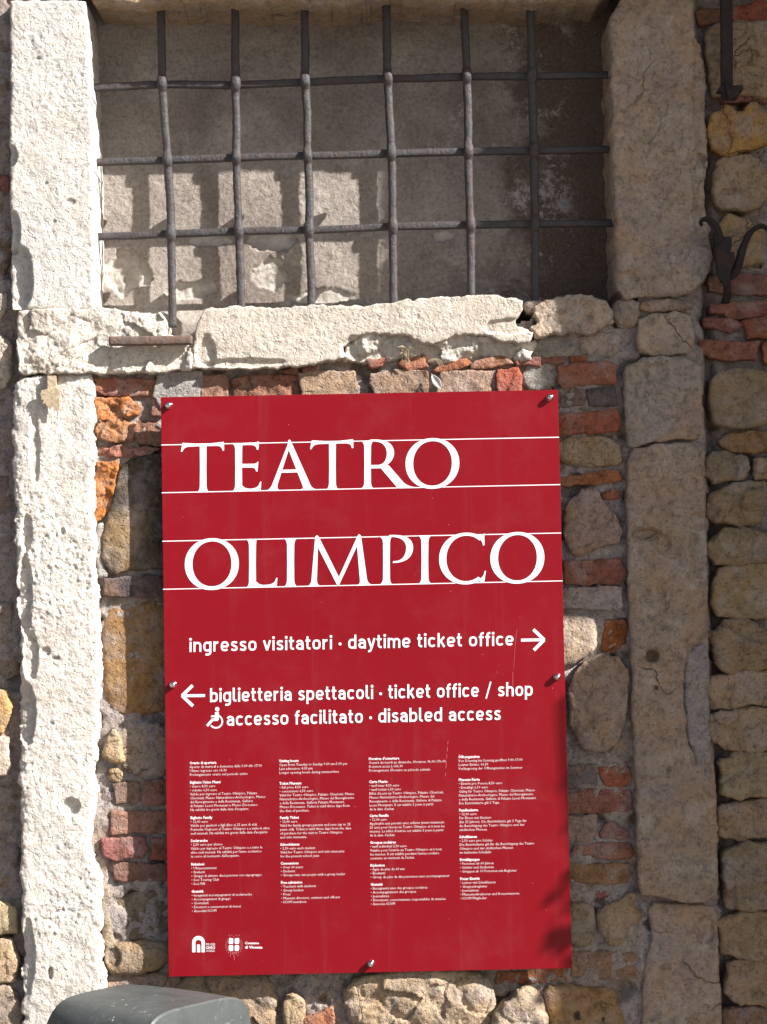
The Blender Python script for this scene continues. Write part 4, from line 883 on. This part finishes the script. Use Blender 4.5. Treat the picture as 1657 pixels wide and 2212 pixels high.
cp.O(2855, 215, 190, 205, 0, 2856, 154, 191, 180)
cp.done('letter', M_WHITE)
rl = Print()
for row, Y in ((1, 380), (1, 0), (2, 380), (2, 0)):
    x0, x1 = ((25, 3187), (28, 3197), (33, 3204), (38, 3214))[(row-1)*2+(Y == 0)]
    rl.h = 0.0001; rl.poly([LP(row, x0, Y+3.6), LP(row, x1, Y+3.6), LP(row, x1, Y-3.6), LP(row, x0, Y-3.6)]); rl.done('rule_line', M_WHITE)

# --- rounded engineering lettering for the direction lines (x height = 1)
def arc(cx, cy, rx, ry, a0, a1, n=9):
    return [(cx+rx*math.cos(rad(t)), cy+ry*math.sin(rad(t))) for t in np.linspace(a0, a1, n)]
hw = 0.115; T_, B_ = 1-hw, hw
def bowl(x0, x1, a0=0, a1=360, n=28):
    cx, rx = (x0+x1)/2, (x1-x0)/2; out = []
    for t in np.linspace(a0, a1, n):
        c, s = math.cos(rad(t)), math.sin(rad(t)); out.append((cx+rx*math.copysign(abs(c)**0.74, c), 0.5+(0.5-hw)*math.copysign(abs(s)**0.74, s)))
    return out
GL = {
 'o': (0.80, [bowl(.115, .685)]), 'c': (0.74, [bowl(.115, .665, 38, 322)]),
 'e': (0.80, [bowl(.115, .685, 0, 318), [(.685, .48), (.13, .48)]]),
 'd': (0.80, [bowl(.115, .685), [(.685, 0), (.685, 1.38)]]), 'b': (0.80, [bowl(.115, .685), [(.115, 0), (.115, 1.38)]]),
 'p': (0.80, [bowl(.115, .685), [(.115, -.36), (.115, 1)]]),
 'g': (0.80, [bowl(.115, .685), [(.685, 1), (.685, -.04)]+arc(.43, -.04, .255, .24, 0, -90, 7)+[(.22, -.27)]]),
 'a': (0.76, [arc(.36, .6, .28, .285, 155, 0, 10)+[(.64, 0)], [(.64, .555), (.36, .555)]+arc(.335, .335, .22, .22, 90, 270, 9)+[(.42, .115)]+arc(.42, .4, .22, .285, 270, 345, 5)]),
 's': (0.68, [[(.59, .80), (.50, .87), (.35, .888), (.20, .86), (.135, .75), (.15, .63), (.25, .56), (.45, .47), (.55, .39), (.575, .27), (.52, .15), (.38, .112), (.22, .12), (.08, .21)]]),
 'n': (0.78, [[(.115, 0), (.115, 1)], [(.115, .66)]+arc(.39, .62, .275, .265, 150, 0, 9)+[(.665, 0)]]),
 'h': (0.78, [[(.115, 0), (.115, 1.38)], [(.115, .66)]+arc(.39, .62, .275, .265, 150, 0, 9)+[(.665, 0)]]),
 'm': (1.22, [[(.115, 0), (.115, 1)], [(.115, .68)]+arc(.365, .64, .245, .245, 150, 0, 9)+[(.61, 0)], [(.61, .68)]+arc(.86, .64, .245, .245, 150, 0, 9)+[(1.105, 0)]]),
 'r': (0.55, [[(.115, 0), (.115, 1)], [(.115, .6)]+arc(.41, .60, .27, .285, 160, 75, 7)]),
 'i': (0.23, [[(.115, 0), (.115, 1)]]), 'l': (0.40, [[(.115, 1.38), (.115, .30)]+arc(.30, .30, .185, .185, 180, 275, 6)+[(.38, .115)]]),
 't': (0.50, [[(.19, 1.30), (.19, .30)]+arc(.37, .30, .18, .185, 180, 275, 6)+[(.47, .115)], [(.0, .885), (.46, .885)]]),
 'f': (0.47, [[(.19, 0), (.19, 1.08)]+arc(.39, 1.08, .20, .20, 180, 88, 6)+[(.46, 1.28)], [(.0, .885), (.44, .885)]]),
 'k': (0.74, [[(.115, 0), (.115, 1.38)], [(.62, 1.0), (.16, .42)], [(.30, .60), (.66, 0)]]),
 'v': (0.70, [[(.06, 1), (.35, 0.02)], [(.64, 1), (.35, 0.02)]]),
 'y': (0.70, [[(.06, 1), (.36, 0.02)], [(.64, 1), (.37, .06), (.28, -.18), (.19, -.27), (.04, -.27)]]),
 '/': (0.62, [[(.08, -.18), (.54, 1.46)]]), ' ': (0.34, []), '.': (0.24, [])}
SPC = 0.14
def dinline(p, text, x0, y0, x1, y1, xh):
    tot = sum(GL[c][0] for c in text)+SPC*(len(text)-1); ux = (x1-x0)/tot; cur = 0.0; print('ux', ux)
    for c in text:
        adv, st = GL[c]
        m = lambda q: (x0+(cur+q[0])*ux, y0+(y1-y0)*((cur+q[0])/tot)-q[1]*xh)
        for s_ in st: p.line([m(q) for q in s_], (0.15 if c == '/' else 0.198)*xh)
        if c == 'i': q = m((.115, 1.25)); p.disc(q[0], q[1], 0.135*xh)
        if c == '.': q = m((.12, .50)); p.disc(q[0], q[1], 0.145*xh)
        if st: p.done('letter', M_WHITE)
        cur += adv+SPC
dl = Print(); dinline(dl, 'ingresso visitatori . daytime ticket office', 409, 1408.5, 1110, 1394.5, 22.0)
def zline(p, reg, P, wd): p.line([px(reg, a, b) for a, b in P], wd)
zline(dl, 'S4', [(1330, 180), (1520, 177)], 6.2); zline(dl, 'S4', [(1432, 92), (1522, 178)], 6.8); zline(dl, 'S4', [(1436, 263), (1522, 176)], 6.8)
dl.done('arrow', M_WHITE)
dl = Print(); dinline(dl, 'biglietteria spettacoli . ticket office / shop', 453.5, 1517.0, 1151, 1503.0, 22.0)
zline(dl, 'S3', [(268, 636), (80, 638)], 6.2); zline(dl, 'S3', [(166, 552), (78, 638)], 6.8); zline(dl, 'S3', [(168, 722), (78, 637)], 6.8)
dl.done('arrow', M_WHITE)
dl = Print(); dinline(dl, 'accesso facilitato . disabled access', 489.5, 1568.0, 1082, 1555.5, 22.0)
wc = Print(); q = px('S3', 368, 748); wc.disc(q[0], q[1], 4.7)
zline(wc, 'S3', [(366, 774), (364, 836)], 8.5); zline(wc, 'S3', [(366, 806), (318, 808)], 3.8); zline(wc, 'S3', [(374, 834), (322, 836)], 5.5); zline(wc, 'S3', [(330, 834), (285, 886)], 5.5)
zline(wc, 'S3', [(358+52*math.cos(rad(t)), 850+52*math.sin(rad(t))) for t in range(-68, 152, 10)], 3.4); zline(wc, 'S3', [(372, 770), (374, 815)], 4)
wc.done('wheelchair_symbol', M_WHITE)

# --- small print in four columns
def text_mesh(txt, size, bold):
    c = bpy.data.curves.new('t', 'FONT'); c.body = txt; c.size = size; c.resolution_u = 1; c.offset = bold
    o = bpy.data.objects.new('t', c); sc.collection.objects.link(o)
    me = bpy.data.meshes.new_from_object(o.evaluated_get(bpy.context.evaluated_depsgraph_get()))
    V = [tuple(v.co) for v in me.vertices]; Fc = [tuple(p.vertices) for p in me.polygons]
    bpy.data.objects.remove(o); bpy.data.curves.remove(c); bpy.data.meshes.remove(me)
    return V, Fc
def put_text(acc, lines, sx, sy, size, pitch, xs=0.86, bold=0.0, slope=-0.0205):
    """lines laid at source-pixel position (sx, sy) of the first baseline"""
    for i, t in enumerate(lines):
        if not t: continue
        V, Fc = text_mesh(t, 1.0, bold[i] if isinstance(bold, list) else bold)
        n = len(acc[0]); y = sy+i*pitch
        for v in V:
            X_ = sx + i*pitch*0.014 + v[0]*size*xs
            acc[0].append(tuple(sp(X_*K, (y+(X_-sx)*slope-v[1]*size)*K, 0.0003)))
        acc[1].extend(tuple(k+n for k in f) for f in Fc)
COLS = [
 (527.4, [(2126.2, ['Orario di apertura', 'Aperto da martedì a domenica dalle 9.00 alle 17.00', 'Ultimo ingresso ore 16.30', 'Prolungamento orario nel periodo estivo']),
  (2180.4, ['Biglietto Unico Musei', '• intero 8,50 euro', '• ridotto 6,50 euro', 'Valido per ingresso al Teatro Olimpico, Palazzo', 'Chiericati, Museo Naturalistico-Archeologico, Museo', 'del Risorgimento e della Resistenza, Gallerie', 'di Palazzo Leoni Montanari e Museo Diocesano.', "Ha validità tre giorni dalla data d'acquisto."]),
  (2278.7, ['Biglietto Family', '• 12,00 euro', 'Valido per genitori e figli (fino ai 25 anni di età).', "Permette l'ingresso al Teatro Olimpico e a tutte le altre", "sedi museali. Ha validità tre giorni dalla data d'acquisto."]),
  (2342.5, ['Scolaresche', '• 2,50 euro per alunno', 'Valido per ingresso al Teatro Olimpico e a tutte le', "altre sedi museali. Ha validità per l'anno scolastico", "in corso al momento dell'acquisto."]),
  (2408, ['Riduzioni', '• Ultrasessantenni', '• Studenti', '• Gruppi di almeno dieci persone con capogruppo', '• Soci Touring Club', '• Soci FAI']),
  (2483.6, ['Gratuità', '• Insegnanti accompagnatori di scolaresche', '• Accompagnatori di gruppi', '• Giornalisti', '• Direttori e conservatori di musei', '• Associati ICOM'])]),
 (776.3, [(2120.5, ['Visiting hours', 'Open from Tuesday to Sunday 9.00 am-5.00 pm', 'Last admission: 4.30 pm', 'Longer opening hours during summertime']),
  (2183.2, ['Ticket Museum', '• full price 8,50 euro', '• concessions 6,50 euro', 'Valid for Teatro Olimpico, Palazzo Chiericati, Museo', 'Naturalistico-Archeologico, Museo del Risorgimento', 'e della Resistenza, Galleria Palazzo Montanari,', 'Museo Diocesano. Ticket is valid three days from', 'the date of purchase.']),
  (2278.5, ['Family Ticket', '• 12,00 euro', 'Valid for family groups parents and sons (up to 25', 'years old). Ticket is valid three days from the date', 'of purchase for the visit to Teatro Olimpico', 'and civic museums.']),
  (2353, ['Schoolclasses', '• 2,50 euro each student', 'Valid for Teatro Olimpico and civic museums', 'for the present school year.']),
  (2405.5, ['Concessions', '• Over 60 years', '• Students', '• Groups min. ten people with a group leader']),
  (2458.8, ['Free admission', '• Teachers with students', '• Group leaders', '• Press', '• Museum directors, curators and officers', '• ICOM members'])]),
 (1025.8, [(2114.5, ["Horaires d'ouverture", 'Ouvert du mardi au dimanche. Horaires: 9h.00-17h.00', 'Derniers accès à 16h.30', "Prolongement d'horaire en période estivale"]),
  (2178.6, ['Carte Musée', '• tarif inter 8,50 euro', '• tarif réduit 6,50 euro', "Billet d'accès au Teatro Olimpico, Palazzo Chiericati,", 'Museo Naturalistico-Archeologico, Museo del', 'Risorgimento e della Resistenza, Gallerie di Palazzo', 'Leoni Montanari. Il est valable 3 jours à partir', "de la date d'achat"]),
  (2273, ['Carte Famille', '• 12.00 euro', 'Applicable aux parents avec enfants (avant maximum', "25 ans) pour l'accès au Teatro Olimpico et à tous les", "musées. Le billet d'entrée est valable 3 jours à partir", "de la date d'achat."]),
  (2347.7, ['Groupes scolaires', '• tarif individuel 2,50 euro', "Valable pour l'entrée au Teatro Olimpico et à tous", "les musées. Il est valable pendant l'année scolaire", "courante au moment de l'achat."]),
  (2411.2, ['Réduction', '• Âgés de plus de 60 ans', '• Étudiants', '• Group de plus de dix personnes avec accompagnateur']),
  (2464.2, ['Gratuité', '• Enseignants avec des groupes scolaires', '• Accompagnateurs des groupes', '• Journalistes', '• Directeurs, conservateurs, responsables de musées', '• Associés ICOM'])]),
 (1275, [(2109.3, ['Öffnungszeiten', 'Von Dienstag bis Sonntag geöffnet 9.00-17.00', 'Letzter Einlass: 16.30', 'Verlängerung der Öffnungszeiten im Sommer']),
  (2172.9, ['Museum Karte', '• Eintritt pro Person 8,50 euro', '• Ermäßigt 6,50 euro', 'Gültig für Teatro Olimpico, Palazzo Chiericati, Museo', 'Naturalistico-Archeologico, Museo del Risorgimento', 'e della Resistenza, Gallerie di Palazzo Leoni Montanari.', 'Die Eintrittskarte gilt 3 Tage.']),
  (2257.6, ['Familienkarte', '• 12,00 euro', 'Für Eltern mit Kindern', '(bis 25 Jahren). Die Eintrittskarte gilt 3 Tage für', 'die Besichtigung des Teatro Olimpico und der', 'städtischen Museen.']),
  (2331.7, ['Schulklassen', '• 2,50 euro pro Schüler', 'Die Eintrittskarte gilt für die Besichtigung des Teatro', 'Olimpico und der städtischen Museen', 'im laufenden Schuljahr.']),
  (2395.3, ['Ermäßigungen', '• Personen ab 60 Jahren', '• Schüler und Studenten', '• Gruppen ab 10 Personen mit Begleiter']),
  (2448.4, ['Freier Eintritt', '• Lehrer mit Schulklassen', '• Gruppenbegleiter', '• Journalisten', '• Museumsdirektoren und Konservatoren', '• ICOM Mitglieder'])])]
for cx_, paras in COLS:
    acc = ([], []); hd = ([], [])
    for y0_, ln in paras:
        xx = cx_+(y0_-2120)*0.0145
        put_text(hd, [ln[0]], xx, y0_, 10.6, 10.87, 0.93, 0.024)
        put_text(acc, ['']+ln[1:], xx, y0_, 10.2, 10.87, 0.953, 0.0)
    tag(mesh_obj('small_print', acc[0], acc[1], M_PINK, sgn, False), kind='stuff'); tag(mesh_obj('small_heading', hd[0], hd[1], M_WHITE, sgn, False), kind='stuff')

# --- emblems at the foot
lg = Print()
def LG(p): return [px('LG', a, b) for a, b in p]
lg.ring(LG([(157, 505), (157, 330)]+arc(270, 330, 113, -115, 180, 0, 17)+[(383, 330), (383, 505)]), LG([(215, 505), (215, 330)]+arc(270, 330, 55, -45, 180, 0, 17)+[(325, 330), (325, 505)]), False)
lg.done('arch_emblem', M_WHITE); lg.poly(LG([(243, 505), (243, 372), (262, 364), (292, 372), (300, 380), (300, 505)])); lg.done('arch_emblem', M_WHITE)
for a, b, c, d in ((806, 256, 886, 356), (912, 256, 990, 356), (806, 378, 886, 482), (912, 378, 990, 482)):
    w_, h_ = 12, 12; bl = 26 if (b > 300) else 10
    P_ = [(a+w_, b), (c-w_, b), (c, b+h_), (c, d-h_ if a < 850 else d-bl), (c-(w_ if a < 850 else bl), d), (a+(bl if a < 850 else w_), d), (a, d-(bl if a < 850 else h_)), (a, b+h_)]
    lg.poly(LG(P_)); lg.done('shield_quarter', M_WHITE)
wr = Print()
for t in range(-60, 241, 9):
    r_ = 150 if t % 2 else 128
    a, b = 898+r_*math.cos(rad(t)), 385+r_*1.05*math.sin(rad(t)); q = px('LG', a, b); wr.disc(q[0], q[1], 0.85, 1.3)
for a, b in ((830, 240), (895, 232), (965, 240), (860, 200), (935, 200), (870, 525), (898, 510), (930, 512), (900, 575), (902, 605), (902, 638), (835, 565), (965, 560), (815, 205), (985, 205)):
    q = px('LG', a, b); wr.disc(q[0], q[1], 0.9, 1.2)
wr.done('wreath', M_FAINT, kind='stuff')
acc = ([], [])
def lgtext(t, zx, zy, zw, zh, bold):
    V, Fc = text_mesh(t, 1.0, bold); x1 = max(v[0] for v in V); y1 = max(v[1] for v in V); n = len(acc[0])
    for v in V:
        q = px('LG', zx+v[0]/x1*zw, zy-v[1]/y1*zh); acc[0].append(tuple(sp(q[0], q[1], 0.0003)))
    acc[1].extend(tuple(k+n for k in f) for f in Fc)
lgtext('MUSEI', 400, 388, 160, 44, 0.0); lgtext('CIVICI', 400, 444, 160, 44, 0.03); lgtext('VICENZA', 402, 498, 156, 38, -0.005)
lgtext('Comune', 1090, 362, 255, 46, 0.03); lgtext('di Vicenza', 1090, 438, 315, 48, 0.03)
tag(mesh_obj('emblem_lettering', acc[0], acc[1], M_WHITE, sgn, False), kind='stuff')
# scratches
scr = Print(); rs = random.Random(3)
def scratch(reg, P, wd):
    P = [px(reg, a, b) for a, b in P]; scr.line(P, wd)
scratch('S4', [(1297, 90), (1290, 150), (1283, 220)], 0.5); scratch('S4', [(1283, 220), (1274, 330), (1270, 420)], 0.35); scratch('S4', [(1264, 440), (1262, 560), (1254, 640)], 0.6)
for y0_, y1_ in ((2062, 2072), (2078, 2090), (2098, 2110), (2118, 2138), (2150, 2160)):
    scr.line([((1245-(y0_-2080)*0.08)*K, y0_*K), ((1245-(y1_-2080)*0.08)*K, y1_*K)], 0.7)
for k in range(34):
    q = (rs.uniform(370, 1210), rs.uniform(880, 2080)); scr.disc(q[0], q[1], rs.uniform(0.4, 0.9))
scr.h = 0.0008; scr.done('scratches', M_SCR, kind='stuff')

# --- the five domed fixings
def screw(x, y):
    c = sp(x, y); n = 18; V = []; Fc = []
    prof = [(0.0068, 0.0), (0.0068, 0.0014), (0.0055, 0.0018), (0.0055, 0.0062), (0.0050, 0.0084), (0.0036, 0.0100), (0.0015, 0.0107)]
    for r, h in prof: V += [(c[0]+r*math.cos(t), YS-h, c[2]+r*math.sin(t)) for t in np.arange(n)/n*2*math.pi]
    for k in range(len(prof)-1):
        for j in range(n): a = k*n+j; b = k*n+(j+1) % n; Fc.append((a, b, b+n, a+n))
    Fc.append(tuple((len(prof)-1)*n+j for j in range(n)))
    mesh_obj('screw', V, Fc, M_STEEL, sgn)
for q in ((365, 876), (1188, 859), (374, 1479), (1203, 1462), (801, 2081)): screw(*q)
def spacer(x, y):
    c = sp(x, y); n = 10; V = []
    for yy in (YS+0.0038, 0.05): V += [(c[0]+0.005*math.cos(t), yy, c[2]+0.005*math.sin(t)) for t in np.arange(n)/n*2*math.pi]
    mesh_obj('spacer', V, [(j, (j+1) % n, n+(j+1) % n, n+j) for j in range(n)], M_STEEL, sgn)
for q in ((1188, 859), (1203, 1462), (801, 2081)): spacer(*q)

# ------------------------------------------------------------------ litter bin
def litter_bin():
    top = hit(330, 2164, -0.25); zt = top[2]
    U = np.array([0.60, 0.80])     # along the mouth
    W_ = np.array([0.80, -0.60])                 # out of the mouth, towards right and street
    hwid = 0.135; dep = 0.255; yb = -0.14; C0 = np.array([hit(543, 2170, yb)[0], yb])-U*hwid-W_*dep/2
    t = thing('litter_bin', (C0[0], C0[1], 0.0), 'grey plastic litter bin with arched hood standing under the red sign', 'litter bin')
    def section(k, inset=0.0, n=28):
        # half arch at depth k (0 mouth .. 1 back)
        s = (1-0.55*max(0, (k-0.86)/0.14)**2.0)*(0.97+0.03*math.sin(min(k/0.55, 1)*math.pi/2)); w_ = (hwid-inset)*(1-0.12*sstep(0.6, 1, k)); h_ = 0.135*s-inset
        out = []
        for a in np.linspace(0, math.pi, n):
            c, s_ = math.cos(a), math.sin(a)
            out.append((w_*math.copysign(abs(c)**0.42, c), h_*abs(s_)**0.42))
        return out
    def at(u, k, h): p = C0+U*u+W_*(0.5-k)*dep; return (p[0], p[1], zt-0.135+h)
    V, Fc = [], []; ks = list(np.linspace(0, 0.6, 7))+list(np.linspace(0.68, 0.84, 4))+list(np.linspace(0.87, 1.0, 9)); n = 28
    for k in ks:
        V += [at(u, k, h) for u, h in section(k)]
    for i in range(len(ks)-1):
        for j in range(n-1): a = i*n+j; Fc.append((a, a+1, a+1+n, a+n))
    Fc.append(tuple((len(ks)-1)*n+j for j in range(n)))
    # rim: front band and inner skin
    r0 = len(V)
    V += [at(u, -0.012, h) for u, h in section(0, 0.003)]; V += [at(u, -0.012, h) for u, h in section(0, 0.042)]; V += [at(u, 0.95, h) for u, h in section(0.6, 0.046)]
    for j in range(n-1):
        Fc.append((j, r0+j, r0+j+1, j+1)); Fc.append((r0+j, r0+n+j, r0+n+j+1, r0+j+1)); Fc.append((r0+n+j, r0+2*n+j, r0+2*n+j+1, r0+n+j+1))
    nh = [f for f in Fc if max(f) < r0]; nr = [f for f in Fc if max(f) >= r0]
    mesh_obj('hood', V[:r0], nh, M_BIN, t); mesh_obj('rim', V, nr, M_BIN, t, False)
    # body: rounded box down to a foot
    V, Fc = [], []; m = 32; levels = [(-0.125, 1.0), (-0.127, 1.03), (-0.16, 1.03), (-0.165, 0.99), (-0.55, 0.93), (-0.85+0.25, 0.90)]
    for h, s in levels:
        for a in np.arange(m)/m*2*math.pi:
            c, q = math.cos(a), math.sin(a)
            p = C0+U*(hwid*s*math.copysign(abs(c)**0.5, c))+W_*(dep*0.5*s*math.copysign(abs(q)**0.5, q)); V.append((p[0], p[1], zt+h))
    for i in range(len(levels)-1):
        for j in range(m): a = i*m+j; b = i*m+(j+1) % m; Fc.append((a, b, b+m, a+m))
    Fc.append(tuple((len(levels)-1)*m+j for j in range(m)))
    mesh_obj('body', V, Fc, M_BIN, t)
    P = np.array([(C0[0], C0[1], 0.0), (C0[0], C0[1], zt-0.6)]); P, _ = resample(P, 0.1)
    V, Fc = tube(P, 0.03, 0.03, 14, 2, up=(0, 1, 0)); mesh_obj('post', V, Fc, M_BIN, t)
litter_bin()

# ------------------------------------------------------------------ buttress of cut stone, unseen, added to shade the right half
def rough_block(name, x0, x1, y0, y1, z0, z1, mat, parent, color, seed, step=0.02, amp=0.004, r=0.012):
    V, Fc = [], []; c = np.array([(x0+x1)/2, (y0+y1)/2, (z0+z1)/2]); h = np.array([(x1-x0)/2, (y1-y0)/2, (z1-z0)/2])
    for ax in range(3):
        for sg in (-1, 1):
            a, b = (ax+1) % 3, (ax+2) % 3
            na, nb = max(2, int(2*h[a]/step)), max(2, int(2*h[b]/step))
            A_, B2 = np.meshgrid(np.linspace(-h[a], h[a], na), np.linspace(-h[b], h[b], nb), indexing='ij')
            p = np.zeros(A_.shape+(3,)); p[..., a] = A_; p[..., b] = B2; p[..., ax] = sg*h[ax]
            q = np.clip(p, -(h-r), h-r); d = p-q; L_ = np.linalg.norm(d, axis=-1, keepdims=True); p = q+d/np.maximum(L_, 1e-9)*r
            w_ = p+c; nn = fbm(w_[..., 0]+w_[..., 1]*1.3, w_[..., 2]+w_[..., 1], 9, 4, seed)
            p = p+(d/np.maximum(L_, 1e-9))*(nn*amp)[..., None]+c
            n = len(V); V += p.reshape(-1, 3).tolist()
            for i in range(na-1):
                for j in range(nb-1):
                    k = n+i*nb+j; f = (k, k+nb, k+nb+1, k+1); Fc.append(f if sg > 0 else f[::-1])
    mesh_obj(name, V, Fc, mat, parent, True, color)
DB = 0.60; XE = hit(1163, 700, 0.0)[0] + DB*1.9
but = thing('shade_buttress', (XE+0.3, -0.3, 0), 'stone block buttress added out of view at the right to shade the wall', 'shade_buttress')
rb = random.Random(11); z = 0.0; zn = hit(1235, 1398, 0.01)[2]+DB*1.43
while z < 3.75:
    h_ = rb.uniform(0.20, 0.32); back = 0.0
    if z < zn-0.05 and z+h_ > zn-0.05: h_ = zn-0.05-z
    if abs(z-(zn-0.05)) < 1e-6: h_ = 0.10; back = 0.036
    dx = rb.uniform(-0.004, 0.006)+(0.026 if z-DB*1.43 < hit(1200, 1050, 0)[2] else 0)
    if h_ > 0.02: rough_block('pier_stone', XE+dx+back*0.5, XE+0.62, -DB+back+rb.uniform(-0.004, 0.006), 0.03, z, z+h_-0.006, M_PIER, but, (0.40, 0.35, 0.29), z*3)
    z += h_
V, Fc = box(XE+0.06, XE+0.60, -DB+0.06, 0.03, 0, 3.7); mesh_obj('mortar', V, Fc, M_MORTAR, but, False, (0.32, 0.29, 0.25))

# ivy climbing the corner of the buttress, unseen, added to dapple the panel edge
def leaf_material():
    m, nt, b, N, L = newmat('ivy_leaf'); v, _ = coords(nt, True)
    L.new(mix(nt, 'MIX', nz(nt, 30, 4, 0.6, v), (0.035, 0.075, 0.02), (0.08, 0.12, 0.035)), b.inputs['Base Color'])
    b.inputs['Roughness'].default_value = 0.45; return m
M_LEAF = leaf_material()
dapple_ivy = thing('dapple_ivy', (XE, -DB, 0), 'ivy climbing the front corner of the buttress, added out of view to dapple the sign edge', 'dapple_ivy')
ri = random.Random(8); LV = None
def stem_at(z): return (XE+0.024+0.012*math.sin(z*5), -DB-0.006+0.008*math.sin(z*7+1), z)
P, _ = resample([stem_at(z) for z in np.arange(0, 2.36, 0.06)], 0.03); V, Fc = tube(P, 0.005, 0.005, 7, 2, up=(0, 1, 0)); mesh_obj('stem', V, Fc, M_RUST, dapple_ivy)
outl = [(0, 0), (0.45, -0.12), (0.62, 0.25), (0.42, 0.45), (0.40, 0.75), (0, 1.15), (-0.40, 0.75), (-0.42, 0.45), (-0.62, 0.25), (-0.45, -0.12)]
lme = bpy.data.meshes.new('leaf'); vv = [(0, 0.5, 0.05)]+[(a, b_, -0.08*abs(a)) for a, b_ in outl]+[(0, 0.5, 0.03)]+[(a, b_, -0.08*abs(a)-0.012) for a, b_ in outl]
nn_ = len(outl); ff = [(0, 1+i, 1+(i+1) % nn_) for i in range(nn_)]+[(nn_+1, nn_+2+(i+1) % nn_, nn_+2+i) for i in range(nn_)]+[(1+i, nn_+2+i, nn_+2+(i+1) % nn_, 1+(i+1) % nn_) for i in range(nn_)]
lme.from_pydata(vv, [], ff); lme.update(); lme.materials.append(M_LEAF)
zr = [hit(1220, py, YS)[2]+DB*1.43 for py in (1660, 2110)]
for k in range(95):
    if k < 26: z = ri.uniform(zr[1], zr[0]); x_ = XE+0.026-ri.uniform(-0.04, -0.010)
    else: z = ri.uniform(0.3, zr[0]); x_ = XE+ri.uniform(0.005, 0.07)
    o = bpy.data.objects.new('leaf', lme); sc.collection.objects.link(o); o.parent = dapple_ivy
    o.location = (x_-XE, ri.uniform(-0.04, 0.0), z); s_ = ri.uniform(0.016, 0.028); o.scale = (s_, s_, s_)
    o.rotation_euler = (rad(ri.uniform(40, 110)), rad(ri.uniform(-50, 50)), rad(ri.uniform(-70, 60)))
